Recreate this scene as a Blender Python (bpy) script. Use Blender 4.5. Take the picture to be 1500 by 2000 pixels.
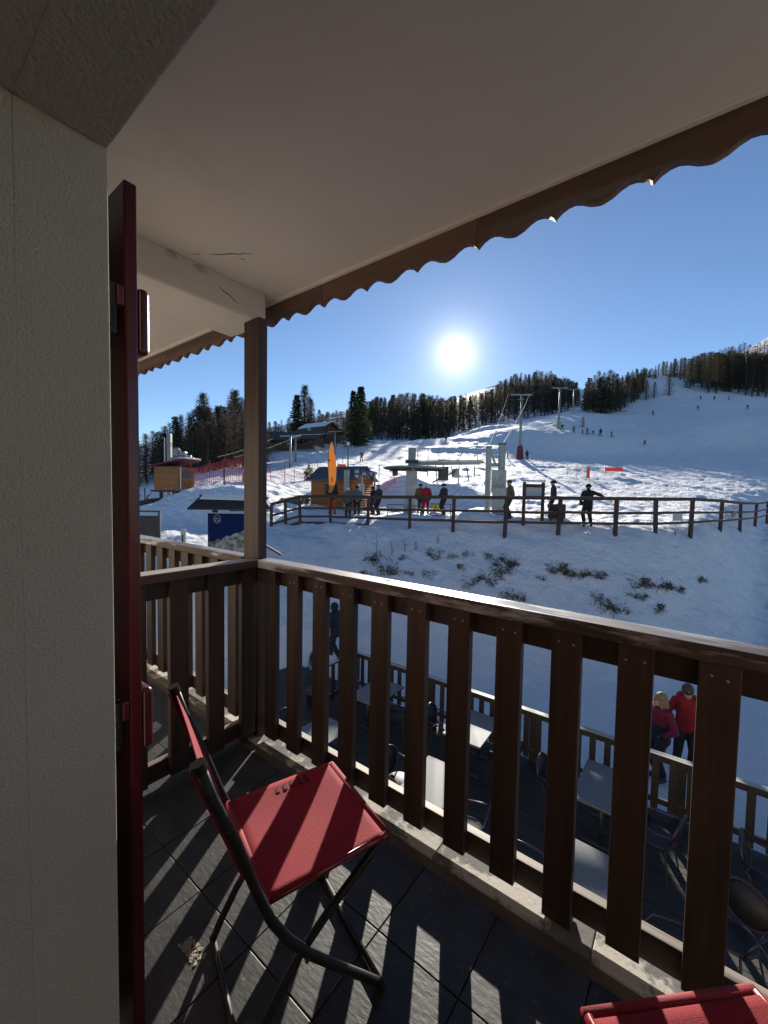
import bpy, bmesh, math, random
import numpy as np
from mathutils import Vector, Matrix, Euler, Quaternion

for o in list(bpy.data.objects): bpy.data.objects.remove(o)
scene = bpy.context.scene
COL = scene.collection
R = math.radians

# ------------------------------------------------------------------ camera
CAMZ = 5.3
yaw, pitch, roll = R(-37.5), R(2.75), R(-1.02)
f_ = Vector((math.sin(yaw)*math.cos(pitch), math.cos(yaw)*math.cos(pitch), -math.sin(pitch)))
r_ = Vector((math.cos(yaw), -math.sin(yaw), 0)); d_ = f_.cross(r_)
right = math.cos(roll)*r_ + math.sin(roll)*d_; down = -math.sin(roll)*r_ + math.cos(roll)*d_
cam = bpy.data.cameras.new('camera'); cam.sensor_fit = 'HORIZONTAL'; cam.sensor_width = 36; cam.lens = 36*795/1500
cam.clip_start = .02; cam.clip_end = 3000
camo = bpy.data.objects.new('camera', cam); COL.objects.link(camo)
m3 = Matrix((right, -down, -f_)).transposed()
camo.matrix_world = Matrix.Translation((0, 0, CAMZ)) @ m3.to_4x4()
scene.camera = camo

# ------------------------------------------------------------------ sky and sun
SUN = Vector((-.446, .837, .317)).normalized()
elev = math.asin(SUN.z); azi = math.atan2(SUN.x, SUN.y)
world = bpy.data.worlds.new('World'); scene.world = world; world.use_nodes = True
wt = world.node_tree; wt.nodes.clear()
sky = wt.nodes.new('ShaderNodeTexSky'); sky.sky_type = 'NISHITA'; sky.sun_disc = False
sky.sun_elevation = elev; sky.sun_rotation = azi
sky.altitude = 2200; sky.air_density = 1.0; sky.dust_density = .15; sky.ozone_density = 3.2
bg = wt.nodes.new('ShaderNodeBackground'); bg.inputs['Strength'].default_value = .076
# the sun's own disc and its bright surround, at the sun's direction
geo = wt.nodes.new('ShaderNodeTexCoord')
dot = wt.nodes.new('ShaderNodeVectorMath'); dot.operation = 'DOT_PRODUCT'; dot.inputs[1].default_value = SUN
nrm = wt.nodes.new('ShaderNodeVectorMath'); nrm.operation = 'NORMALIZE'
wt.links.new(geo.outputs['Generated'], nrm.inputs[0]); wt.links.new(nrm.outputs['Vector'], dot.inputs[0])
def wmath(op, a, b=None):
    n = wt.nodes.new('ShaderNodeMath'); n.operation = op
    for k, v in enumerate((a, b)):
        if v is None: continue
        if isinstance(v, (int, float)): n.inputs[k].default_value = v
        else: wt.links.new(v, n.inputs[k])
    return n.outputs[0]
ang = wmath('ARCCOSINE', wmath('MINIMUM', dot.outputs['Value'], 1.0))
deg = wmath('MULTIPLY', ang, 57.2958)
disc = wmath('MULTIPLY', wmath('POWER', 2.718, wmath('MULTIPLY', wmath('POWER', wmath('DIVIDE', deg, .62), 2.0), -1.0)), 26.0)
halo = wmath('ADD', wmath('MULTIPLY', wmath('POWER', 2.718, wmath('MULTIPLY', deg, -.62)), 1.0),
             wmath('MULTIPLY', wmath('POWER', 2.718, wmath('MULTIPLY', deg, -.12)), .07))
bg2 = wt.nodes.new('ShaderNodeBackground'); bg2.inputs['Color'].default_value = (1, .95, .86, 1)
wt.links.new(wmath('ADD', disc, halo), bg2.inputs['Strength'])
addn = wt.nodes.new('ShaderNodeAddShader'); out = wt.nodes.new('ShaderNodeOutputWorld')
hs = wt.nodes.new('ShaderNodeHueSaturation'); hs.inputs['Saturation'].default_value = 1.0
wt.links.new(sky.outputs['Color'], hs.inputs['Color']); wt.links.new(hs.outputs['Color'], bg.inputs['Color'])
wt.links.new(bg.outputs[0], addn.inputs[0]); wt.links.new(bg2.outputs[0], addn.inputs[1]); wt.links.new(addn.outputs[0], out.inputs['Surface'])
sl = bpy.data.lights.new('sun', 'SUN'); sl.energy = 5.0; sl.angle = R(.53); sl.color = (1, .93, .82)
so = bpy.data.objects.new('sun', sl); COL.objects.link(so); so.rotation_euler = SUN.to_track_quat('Z', 'Y').to_euler()
so.location = (0, 0, 40)

# ------------------------------------------------------------------ exposure
scene.render.engine = 'CYCLES'
scene.view_settings.view_transform = 'Standard'; scene.view_settings.look = 'None'
scene.view_settings.exposure = .92; scene.view_settings.gamma = 1.0
scene.view_settings.use_curve_mapping = False
scene.cycles.max_bounces = 8; scene.cycles.diffuse_bounces = 5; scene.cycles.glossy_bounces = 3
scene.cycles.sample_clamp_indirect = 6

# ------------------------------------------------------------------ materials
MATS = {}
def mat(name, c1, c2=None, scale=6.0, stretch=(1, 1, 1), rough=.7, bump=0.0, bscale=None, bdist=.01, metal=0.0, wear=None, wearscale=9.0,
        wear_lo=.45, wear_hi=.6, detail=5.0, coat=0.0, wrough=None, spec=None, transl=None, topgrey=None, vary=.12):
    """a procedural surface: two tones mixed by (stretched) noise, worn patches of a third tone, fine relief"""
    m = bpy.data.materials.new(name); m.use_nodes = True; nt = m.node_tree; N = nt.nodes; L = nt.links
    b = N['Principled BSDF']; b.inputs['Roughness'].default_value = rough; b.inputs['Metallic'].default_value = metal
    if coat: b.inputs['Coat Weight'].default_value = coat
    if spec is not None: b.inputs['Specular IOR Level'].default_value = spec
    tc = N.new('ShaderNodeTexCoord'); mp = N.new('ShaderNodeMapping'); mp.inputs['Scale'].default_value = stretch
    L.new(tc.outputs['Object'], mp.inputs['Vector'])
    oi = N.new('ShaderNodeObjectInfo'); va = N.new('ShaderNodeVectorMath'); va.operation = 'MULTIPLY_ADD'
    cv = N.new('ShaderNodeCombineXYZ')
    for k in range(3): L.new(oi.outputs['Random'], cv.inputs[k])
    va.inputs[1].default_value = (37, 53, 71); L.new(cv.outputs[0], va.inputs[0]); L.new(mp.outputs[0], va.inputs[2])
    n1 = N.new('ShaderNodeTexNoise'); n1.inputs['Scale'].default_value = scale; n1.inputs['Detail'].default_value = detail
    L.new(va.outputs[0], n1.inputs['Vector'])
    col = N.new('ShaderNodeMix'); col.data_type = 'RGBA'
    c2 = c2 or tuple(v*.75 for v in c1)
    col.inputs[6].default_value = (*c1, 1); col.inputs[7].default_value = (*c2, 1)
    rp = N.new('ShaderNodeMapRange'); rp.inputs[1].default_value = .33; rp.inputs[2].default_value = .67
    L.new(n1.outputs['Fac'], rp.inputs[0]); L.new(rp.outputs[0], col.inputs[0])
    outc = col.outputs[2]
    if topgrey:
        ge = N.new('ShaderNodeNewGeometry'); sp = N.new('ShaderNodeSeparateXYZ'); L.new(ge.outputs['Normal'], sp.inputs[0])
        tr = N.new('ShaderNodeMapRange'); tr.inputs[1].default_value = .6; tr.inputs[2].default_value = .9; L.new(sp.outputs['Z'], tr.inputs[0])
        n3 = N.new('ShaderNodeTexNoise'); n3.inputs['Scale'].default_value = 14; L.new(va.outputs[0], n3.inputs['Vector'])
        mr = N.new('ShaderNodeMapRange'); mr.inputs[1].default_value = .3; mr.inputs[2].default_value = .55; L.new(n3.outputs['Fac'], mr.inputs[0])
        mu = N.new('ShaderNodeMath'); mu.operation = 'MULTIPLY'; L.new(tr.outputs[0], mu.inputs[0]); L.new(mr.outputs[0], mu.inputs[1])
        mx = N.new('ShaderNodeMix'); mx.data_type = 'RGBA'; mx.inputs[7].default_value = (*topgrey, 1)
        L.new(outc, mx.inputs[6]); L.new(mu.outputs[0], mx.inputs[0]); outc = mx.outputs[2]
    if wear:
        n2 = N.new('ShaderNodeTexNoise'); n2.inputs['Scale'].default_value = wearscale; n2.inputs['Detail'].default_value = 8; n2.inputs['Roughness'].default_value = .65
        L.new(va.outputs[0], n2.inputs['Vector'])
        wr = N.new('ShaderNodeMapRange'); wr.inputs[1].default_value = wear_lo; wr.inputs[2].default_value = wear_hi; L.new(n2.outputs['Fac'], wr.inputs[0])
        mx = N.new('ShaderNodeMix'); mx.data_type = 'RGBA'; mx.inputs[7].default_value = (*wear, 1)
        L.new(outc, mx.inputs[6]); L.new(wr.outputs[0], mx.inputs[0]); outc = mx.outputs[2]
        if wrough is not None:
            rr = N.new('ShaderNodeMapRange'); rr.inputs[3].default_value = rough; rr.inputs[4].default_value = wrough
            L.new(wr.outputs[0], rr.inputs[0]); L.new(rr.outputs[0], b.inputs['Roughness'])
    tone = N.new('ShaderNodeMapRange'); tone.inputs[3].default_value = 1 - vary; tone.inputs[4].default_value = 1 + vary; L.new(oi.outputs['Random'], tone.inputs[0])
    hv = N.new('ShaderNodeHueSaturation'); L.new(tone.outputs[0], hv.inputs['Value']); L.new(outc, hv.inputs['Color']); outc = hv.outputs['Color']
    L.new(outc, b.inputs['Base Color'])
    if bump:
        nb = N.new('ShaderNodeTexNoise'); nb.inputs['Scale'].default_value = bscale or scale*3; nb.inputs['Detail'].default_value = 6
        L.new(va.outputs[0], nb.inputs['Vector'])
        bp = N.new('ShaderNodeBump'); bp.inputs['Strength'].default_value = bump; bp.inputs['Distance'].default_value = bdist
        L.new(nb.outputs['Fac'], bp.inputs['Height']); L.new(bp.outputs[0], b.inputs['Normal'])
    if transl:
        b.inputs['Transmission Weight'].default_value = 0
        ts = N.new('ShaderNodeBsdfTranslucent'); ts.inputs['Color'].default_value = (*transl, 1)
        ms = N.new('ShaderNodeMixShader'); ms.inputs[0].default_value = .4
        L.new(b.outputs[0], ms.inputs[1]); L.new(ts.outputs[0], ms.inputs[2]); L.new(ms.outputs[0], N['Material Output'].inputs['Surface'])
    MATS[name] = m
    return m
G = (1, 1, .05); GX = (.05, 1, 1); GY = (1, .05, 1)
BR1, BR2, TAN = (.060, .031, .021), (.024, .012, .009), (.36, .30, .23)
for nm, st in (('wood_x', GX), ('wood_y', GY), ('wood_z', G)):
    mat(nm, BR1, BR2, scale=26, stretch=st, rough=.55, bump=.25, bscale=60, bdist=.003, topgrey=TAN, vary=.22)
mat('cap_wood', (.07, .038, .026), (.04, .022, .016), scale=26, stretch=(.16, 1, 1), rough=.55, bump=.35, bscale=55, bdist=.003, wear=(.40, .40, .40), wearscale=9, wear_lo=.46, wear_hi=.54, wrough=.18, spec=.5)
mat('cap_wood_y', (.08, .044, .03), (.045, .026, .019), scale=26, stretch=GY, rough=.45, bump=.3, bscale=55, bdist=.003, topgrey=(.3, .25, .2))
mat('plaster', (.585, .52, .435), (.55, .49, .41), scale=3, rough=.95, bump=.8, bscale=210, bdist=.006, vary=0)
mat('plaster_rough', (.52, .47, .40), (.47, .43, .36), scale=3, rough=.95, bump=1.0, bscale=130, bdist=.009, vary=0)
mat('ceiling_paint', (.66, .60, .56), (.575, .52, .48), scale=.9, rough=.85, bump=.4, bscale=90, bdist=.003, wear=(.50, .44, .39), wearscale=1.3, wear_lo=.60, wear_hi=.85, vary=0)
mat('beam_paint', (.63, .57, .52), (.57, .515, .47), scale=1.4, rough=.85, bump=.35, bscale=70, bdist=.004, vary=0)
mat('crack', (.05, .04, .035), (.03, .025, .02), rough=.9)
mat('flake', (.55, .5, .45), (.4, .36, .33), rough=.9, bump=.6, bscale=40)
mat('fascia_wood', (.15, .082, .056), (.07, .042, .032), scale=12, stretch=GX, rough=.6, bump=.3, bscale=40, bdist=.004, wear=(.27, .24, .22), wearscale=3, wear_lo=.55, wear_hi=.7)
mat('red_paint', (.085, .003, .008), (.06, .002, .005), scale=3, rough=.3, bump=.06, bscale=20, bdist=.003, coat=.3)
mat('black_iron', (.012, .012, .013), (.02, .018, .017), rough=.35, metal=.3)
mat('tile', (.045, .045, .042), (.022, .022, .021), scale=7, stretch=(1, 2.4, 1), rough=.46, spec=.5, bump=.35, bscale=30, bdist=.004, wear=(.10, .10, .095), wearscale=38, wear_lo=.60, wear_hi=.68)
mat('grout', (.13, .10, .085), (.07, .06, .05), rough=.95, bump=.4)
mat('edge_tile', (.16, .15, .135), (.10, .095, .088), scale=9, rough=.8, bump=.4, bscale=50, bdist=.004, wear=(.46, .43, .38), wearscale=6, wear_lo=.50, wear_hi=.56)
mat('concrete', (.3, .29, .27), (.22, .21, .2), scale=5, rough=.9, bump=.4, bscale=40)
mat('sling', (.27, .010, .020), (.22, .008, .016), scale=420, rough=.75, spec=.25, bump=.8, bscale=600, bdist=.002, detail=1)
mat('sling_hem', (.24, .010, .019), (.18, .008, .014), scale=300, rough=.8, bump=.7, bscale=420, bdist=.002, detail=1)
mat('shadow_bar_red', (.08, .005, .010), (.06, .004, .008), rough=.9)  # dark red standing in for shade on the sling
mat('chair_tube', (.010, .010, .011), (.016, .015, .015), scale=30, rough=.48, metal=.1, wear=(.2, .19, .18), wearscale=40, wear_lo=.66, wear_hi=.7)
mat('chair_red_tube', (.20, .012, .022), (.14, .008, .016), scale=20, rough=.3, coat=.3)
mat('chrome', (.6, .6, .58), (.5, .5, .48), rough=.2, metal=1)
mat('pale_fleck', (.36, .31, .26), (.26, .22, .18), scale=30, rough=.9)
mat('deck_wood', (.036, .033, .03), (.018, .017, .0155), scale=16, stretch=GX, rough=.65, bump=.3, bscale=50, bdist=.003)
mat('deck_dark', (.05, .045, .042), (.03, .028, .026), rough=.9)
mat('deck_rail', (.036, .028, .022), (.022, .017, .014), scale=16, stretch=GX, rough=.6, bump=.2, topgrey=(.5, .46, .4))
mat('table_top', (.20, .21, .22), (.10, .105, .11), scale=60, stretch=(8, .3, 1), rough=.6, metal=.0, spec=.35, bump=.1, bscale=200, bdist=.001)
mat('table_edge', (.12, .06, .04), (.08, .045, .03), rough=.5)
mat('cast_iron', (.018, .018, .019), (.03, .03, .03), rough=.45)
mat('rattan', (.012, .012, .014), (.02, .018, .02), scale=120, rough=.5, bump=.8, bscale=160, bdist=.004)
mat('rattan_rim', (.04, .015, .04), (.02, .012, .026), scale=60, rough=.35)
mat('pot', (.05, .02, .03), (.03, .015, .02), rough=.5)
mat('fence_wood', (.085, .043, .028), (.045, .025, .018), scale=8, stretch=(.6, .6, .6), rough=.75, bump=.4, bscale=18, bdist=.01)
mat('log_wood', (.42, .165, .045), (.27, .10, .03), scale=9, stretch=(.3, .3, 2), rough=.75, bump=.4, bscale=20, bdist=.008)
mat('log_dark', (.10, .058, .038), (.06, .036, .026), scale=6, stretch=(.3, .3, 2), rough=.8, bump=.4, bscale=12, bdist=.01)
mat('roof_metal', (.09, .10, .11), (.06, .066, .072), scale=5, rough=.5, metal=.2, bump=.1)
mat('roof_dark', (.035, .034, .036), (.05, .048, .05), scale=8, rough=.7, bump=.3)
mat('grey_steel', (.30, .32, .31), (.22, .235, .23), scale=4, rough=.5, metal=.25, bump=.1)
mat('dark_steel', (.06, .066, .066), (.04, .044, .044), rough=.55, metal=.2)
mat('pale_concrete', (.42, .41, .38), (.33, .32, .3), scale=3, rough=.85, bump=.3)
mat('window_glass', (.03, .035, .04), (.02, .025, .03), rough=.08, spec=.8)
mat('white_paint', (.75, .74, .7), (.62, .61, .58), scale=9, rough=.6)
mat('sign_blue', (.012, .045, .17), (.01, .036, .14), rough=.35)
mat('sign_grey', (.45, .46, .47), (.38, .39, .4), scale=3, rough=.6)
mat('sign_black', (.02, .022, .026), (.03, .032, .036), rough=.5)
mat('flag_orange', (.80, .36, .09), (.72, .31, .07), scale=5, rough=.7, transl=(.80, .44, .15))
mat('banner_red', (.75, .14, .09), (.62, .10, .06), scale=8, rough=.7, transl=(.6, .1, .06))
mat('net_red', (.65, .05, .06), (.5, .04, .05), rough=.7)
mat('net_white', (.7, .68, .66), (.6, .58, .56), rough=.7)
mat('pole_red', (.55, .03, .045), (.45, .025, .035), rough=.5)
mat('rock', (.16, .15, .135), (.09, .085, .078), scale=3, rough=.9, bump=.8, bscale=8, bdist=.05)
mat('bark', (.12, .09, .068), (.07, .052, .04), scale=5, stretch=(3, 3, .4), rough=.95)
mat('needle_pine', (.07, .09, .045), (.11, .11, .055), scale=1.2, rough=.8, transl=(.07, .078, .03), vary=.35)
mat('needle_spruce', (.06, .08, .045), (.10, .105, .055), scale=1.2, rough=.8, transl=(.06, .07, .03), vary=.35)
mat('twig_larch', (.125, .10, .074), (.075, .062, .047), scale=1.0, rough=.9, transl=(.10, .078, .052), vary=.35)
mat('dry_grass', (.13, .095, .055), (.06, .05, .028), scale=6, rough=.95)
mat('shrub_leaf', (.06, .09, .03), (.035, .055, .02), scale=6, rough=.6)
mat('stem', (.06, .04, .03), (.04, .03, .022), rough=.9)
mat('poster_sky', (.005, .026, .12), (.012, .024, .10), scale=1.2, rough=.9, spec=.1)
mat('poster_rock', (.42, .42, .39), (.06, .065, .06), scale=7, rough=.9, detail=9)
mat('bin_wood', (.06, .045, .035), (.035, .028, .022), scale=6, stretch=G, rough=.8)
mat('cable', (.05, .05, .05), (.03, .03, .03), rough=.5)
mat('cable_matt', (.05, .05, .05), (.035, .035, .035), rough=.8)  # dark grey rope, rougher than the plain cable
mat('yellow', (.7, .5, .03), (.6, .42, .02), rough=.6)
mat('orange_pad', (.65, .09, .03), (.5, .07, .02), rough=.6)
def cloth(name, c, rough=.8):
    mat(name, c, tuple(v*.7 for v in c), scale=9, rough=rough, bump=.5, bscale=14, bdist=.02)
for nm, c in dict(black=(.012, .012, .014), navy=(.010, .014, .035), charcoal=(.03, .03, .034), red=(.33, .006, .011), crimson=(.16, .006, .035), olive=(.13, .11, .04), grey=(.16, .17, .17),
                  lime=(.38, .42, .05), violet=(.10, .06, .22), maroon=(.2, .03, .04), pattern=(.10, .13, .12), brown=(.09, .06, .04), blue=(.03, .08, .25), orangec=(.65, .10, .02), white=(.75, .74, .72)).items():
    cloth('cloth_'+nm, c)
mat('skin', (.48, .27, .19), (.42, .22, .15), rough=.55)
mat('hair_blond', (.30, .21, .11), (.18, .12, .06), scale=60, stretch=(3, 3, .3), rough=.6, bump=.7, bscale=80, bdist=.01)
mat('hair_brown', (.07, .04, .025), (.04, .025, .016), scale=60, rough=.6, bump=.6)
mat('boot', (.02, .02, .022), (.05, .05, .05), rough=.5)
mat('ski_top', (.12, .12, .13), (.5, .08, .05), scale=2, rough=.4)

# snow: groomed relief with ski ruts, crusty on the bank
m = bpy.data.materials.new('snow'); m.use_nodes = True; nt = m.node_tree; N = nt.nodes; L = nt.links
b = N['Principled BSDF']; b.inputs['Roughness'].default_value = .75; b.inputs['Specular IOR Level'].default_value = .25
tc = N.new('ShaderNodeTexCoord')
cn = N.new('ShaderNodeTexNoise'); cn.inputs['Scale'].default_value = .35; cn.inputs['Detail'].default_value = 6; L.new(tc.outputs['Object'], cn.inputs['Vector'])
cr = N.new('ShaderNodeMix'); cr.data_type = 'RGBA'; cr.inputs[6].default_value = (.78, .79, .81, 1); cr.inputs[7].default_value = (.86, .86, .86, 1)
L.new(cn.outputs['Fac'], cr.inputs[0]); L.new(cr.outputs[2], b.inputs['Base Color'])
def tex(scale, stretch, rot, detail=6.0, rough=.55, dist=0.0):
    mp = N.new('ShaderNodeMapping'); mp.inputs['Scale'].default_value = stretch; mp.inputs['Rotation'].default_value = (0, 0, rot)
    L.new(tc.outputs['Object'], mp.inputs['Vector'])
    t = N.new('ShaderNodeTexNoise'); t.inputs['Scale'].default_value = scale; t.inputs['Detail'].default_value = detail; t.inputs['Roughness'].default_value = rough; t.inputs['Distortion'].default_value = dist
    L.new(mp.outputs[0], t.inputs['Vector']); return t.outputs['Fac']
def mth(op, a, b_):
    n = N.new('ShaderNodeMath'); n.operation = op
    for k, v in enumerate((a, b_)):
        if isinstance(v, (int, float)): n.inputs[k].default_value = v
        else: L.new(v, n.inputs[k])
    return n.outputs[0]
ruts = mth('ADD', mth('MULTIPLY', tex(1.5, (.22, 1.6, .2), R(38), dist=1.2), .85), mth('MULTIPLY', tex(1.2, (1.5, .2, .2), R(12), dist=1.6), .65))
def tracks(scale, rot, dist, lo):
    mp = N.new('ShaderNodeMapping'); mp.inputs['Rotation'].default_value = (0, 0, rot); L.new(tc.outputs['Object'], mp.inputs['Vector'])
    w = N.new('ShaderNodeTexWave'); w.inputs['Scale'].default_value = scale; w.inputs['Distortion'].default_value = dist; w.inputs['Detail'].default_value = 2.5; w.inputs['Detail Scale'].default_value = .25
    L.new(mp.outputs[0], w.inputs['Vector'])
    g = N.new('ShaderNodeMapRange'); g.inputs[1].default_value = 0; g.inputs[2].default_value = .22; L.new(w.outputs['Fac'], g.inputs[0])   # narrow grooves
    msk = N.new('ShaderNodeMapRange'); msk.inputs[1].default_value = lo; msk.inputs[2].default_value = lo + .12; L.new(tex(.16, (1, 1, 1), rot, 3), msk.inputs[0])
    return mth('MULTIPLY', mth('MULTIPLY', mth('SUBTRACT', g.outputs[0], 1.0), msk.outputs[0]), .16)
lumps = mth('ADD', mth('ADD', tracks(.30, R(62), 9, .46), tracks(.24, R(20), 12, .48)), 0.0)
lumps = mth('ADD', lumps, mth('MULTIPLY', tex(14, (1, 1, 1), 0, 4, .6), .05))
lumps_ = mth('ADD', mth('MULTIPLY', tex(2.6, (1, 1, 1), 0, 9, .62), .35), mth('MULTIPLY', tex(9, (1, 1, 1), 0, 6, .6), .10))
sepz = N.new('ShaderNodeSeparateXYZ'); L.new(tc.outputs['Object'], sepz.inputs[0])
upm = N.new('ShaderNodeMapRange'); upm.inputs[1].default_value = 3.7; upm.inputs[2].default_value = 4.3; L.new(sepz.outputs['Z'], upm.inputs[0])
dnm = mth('SUBTRACT', 1.0, upm.outputs[0])
crust = mth('ADD', mth('MULTIPLY', tex(1.3, (1, 1, 1), 0, 10, .65), .8), mth('MULTIPLY', tex(6, (1, 1, 1), 0, 8, .7), .18))
steps = N.new('ShaderNodeTexVoronoi'); steps.inputs['Scale'].default_value = 1.1; steps.inputs['Randomness'].default_value = 1.0; L.new(tc.outputs['Object'], steps.inputs['Vector'])
pits = mth('MULTIPLY', mth('MINIMUM', steps.outputs['Distance'], .22), .9)
hgt = mth('ADD', mth('MULTIPLY', mth('ADD', mth('MULTIPLY', ruts, .75), mth('ADD', lumps, mth('MULTIPLY', lumps_, .7))), upm.outputs[0]), mth('MULTIPLY', mth('ADD', crust, pits), dnm))
bp = N.new('ShaderNodeBump'); bp.inputs['Strength'].default_value = .8; bp.inputs['Distance'].default_value = .45
L.new(hgt, bp.inputs['Height']); L.new(bp.outputs[0], b.inputs['Normal'])
MATS['snow'] = m

# ------------------------------------------------------------------ mesh helpers
class MB:
    def __init__(s): s.v = []; s.f = []; s.m = []
    def add(s, vs, fs, mi=0):
        k = len(s.v); s.v += [tuple(p) for p in vs]
        for f in fs: s.f.append(tuple(i + k for i in f)); s.m.append(mi)
        return s
    def box(s, x0, x1, y0, y1, z0, z1, mi=0):
        return s.add([(x0, y0, z0), (x1, y0, z0), (x1, y1, z0), (x0, y1, z0), (x0, y0, z1), (x1, y0, z1), (x1, y1, z1), (x0, y1, z1)],
                     [(0, 3, 2, 1), (4, 5, 6, 7), (0, 1, 5, 4), (1, 2, 6, 5), (2, 3, 7, 6), (3, 0, 4, 7)], mi)
    def hexa(s, p, mi=0):
        return s.add(p, [(0, 3, 2, 1), (4, 5, 6, 7), (0, 1, 5, 4), (1, 2, 6, 5), (2, 3, 7, 6), (3, 0, 4, 7)], mi)
    def bar(s, a, b, w, h, up=(0, 0, 1), mi=0):
        a = Vector(a); b = Vector(b); d = (b - a).normalized(); up = Vector(up)
        if abs(d.dot(up)) > .95: up = Vector((0, 1, 0))
        u = d.cross(up).normalized(); n = u.cross(d).normalized()
        P = []
        for c in (a, b):
            for su, sn in ((-1, -1), (1, -1), (1, 1), (-1, 1)): P.append(c + u*su*w/2 + n*sn*h/2)
        return s.add(P, [(0, 1, 2, 3), (7, 6, 5, 4), (0, 4, 5, 1), (1, 5, 6, 2), (2, 6, 7, 3), (3, 7, 4, 0)], mi)
    def tube(s, pts, r, seg=8, closed=False, mi=0, cap=True):
        pts = [Vector(p) for p in pts]; n = len(pts); rs = r if isinstance(r, (list, tuple)) else [r]*n
        rings = []; prev = None
        for i, p in enumerate(pts):
            if closed: t = (pts[(i+1) % n] - pts[i-1]).normalized()
            else: t = (pts[min(i+1, n-1)] - pts[max(i-1, 0)]).normalized()
            if prev is None:
                u = t.cross(Vector((0, 0, 1)))
                if u.length < .05: u = t.cross(Vector((1, 0, 0)))
            else: u = prev - t*prev.dot(t)
            u.normalize(); prev = u; w = t.cross(u)
            rings.append([p + (u*math.cos(2*math.pi*k/seg) + w*math.sin(2*math.pi*k/seg))*rs[i] for k in range(seg)])
        vs = [q for rg in rings for q in rg]; fs = []
        for i in range(n if closed else n-1):
            j = (i+1) % n
            for k in range(seg): fs.append((i*seg+k, i*seg+(k+1) % seg, j*seg+(k+1) % seg, j*seg+k))
        if cap and not closed:
            fs.append(tuple(range(seg))[::-1]); fs.append(tuple((n-1)*seg+k for k in range(seg)))
        return s.add(vs, fs, mi)
    def lathe(s, prof, seg=16, c=(0, 0, 0), mi=0):
        vs = []; fs = []
        for r, z in prof:
            for k in range(seg): vs.append((c[0]+r*math.cos(2*math.pi*k/seg), c[1]+r*math.sin(2*math.pi*k/seg), c[2]+z))
        for i in range(len(prof)-1):
            for k in range(seg): fs.append((i*seg+k, i*seg+(k+1) % seg, (i+1)*seg+(k+1) % seg, (i+1)*seg+k))
        fs.append(tuple(range(seg))[::-1]); fs.append(tuple((len(prof)-1)*seg+k for k in range(seg)))
        return s.add(vs, fs, mi)
    def prism(s, poly, axis, a0, a1, mi=0):
        """extrude a 2-D outline along x, y or z from a0 to a1"""
        n = len(poly)
        def P(p, a): return (a, p[0], p[1]) if axis == 'x' else ((p[0], a, p[1]) if axis == 'y' else (p[0], p[1], a))
        return s.add([P(p, a0) for p in poly] + [P(p, a1) for p in poly],
                     [tuple(range(n))[::-1], tuple(range(n, 2*n))] + [(i, (i+1) % n, n+(i+1) % n, n+i) for i in range(n)], mi)
    def mesh(s, name, bevel=0.0, smooth=False, fix=True, seg=2):
        me = bpy.data.meshes.new(name); me.from_pydata(s.v, [], s.f)
        if any(s.m): me.polygons.foreach_set('material_index', s.m)
        if fix or bevel:
            bm = bmesh.new(); bm.from_mesh(me)
            if fix: bmesh.ops.recalc_face_normals(bm, faces=bm.faces)
            if bevel:
                bmesh.ops.bevel(bm, geom=[e for e in bm.edges if e.is_manifold and e.calc_face_angle(0) > .6], offset=bevel, segments=seg, profile=.5, affect='EDGES')
            bm.to_mesh(me); bm.free()
        if smooth:
            me.polygons.foreach_set('use_smooth', [True]*len(me.polygons))
            me.update()
        return me
def setprops(o, label=None, cat=None, group=None, kind=None):
    if label: o['label'] = label
    if cat: o['category'] = cat
    if group: o['group'] = group
    if kind: o['kind'] = kind
    return o
def put(name, me, mats, parent=None, loc=(0, 0, 0), rot=(0, 0, 0), scale=(1, 1, 1), label=None, cat=None, group=None, kind=None, bevel=0.0, smooth=False):
    if isinstance(me, MB): me = me.mesh(name, bevel, smooth)
    o = bpy.data.objects.new(name, me); COL.objects.link(o)
    for k, mt in enumerate(mats if isinstance(mats, (list, tuple)) else [mats]):
        mm = MATS[mt] if isinstance(mt, str) else mt
        if len(me.materials) <= k: me.materials.append(mm)
        elif me.materials[k] != mm: o.material_slots[k].link = 'OBJECT'; o.material_slots[k].material = mm
    o.parent = parent; o.location = loc; o.rotation_euler = rot; o.scale = scale
    return setprops(o, label, cat, group, kind)
def thing(name, label, cat, loc=(0, 0, 0), rz=0.0, group=None, kind=None, scale=1.0):
    o = bpy.data.objects.new(name, None); COL.objects.link(o); o.empty_display_size = .1
    o.location = loc; o.rotation_euler = (0, 0, rz); o.scale = (scale,)*3
    return setprops(o, label, cat, group, kind)
def dup(root, loc, rz, label=None, group=None, scale=None):
    r = root.copy(); COL.objects.link(r); r.location = loc; r.rotation_euler = (0, 0, rz)
    if scale: r.scale = scale
    if label: r['label'] = label
    if group: r['group'] = group
    for ch in root.children:
        c = ch.copy(); COL.objects.link(c); c.parent = r
        for g in ch.children:
            g2 = g.copy(); COL.objects.link(g2); g2.parent = c
    return r
CY, SY = math.cos(yaw), math.sin(yaw)
def W(p):
    """hill frame (metres to the right, metres out, height) to world"""
    return Vector((p[0]*CY + p[1]*SY, -p[0]*SY + p[1]*CY, p[2]))
HR = -yaw                     # rotation about z that turns world x into the hill frame's right
rnd = random.Random(7)

# ------------------------------------------------------------------ snow ground

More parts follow.
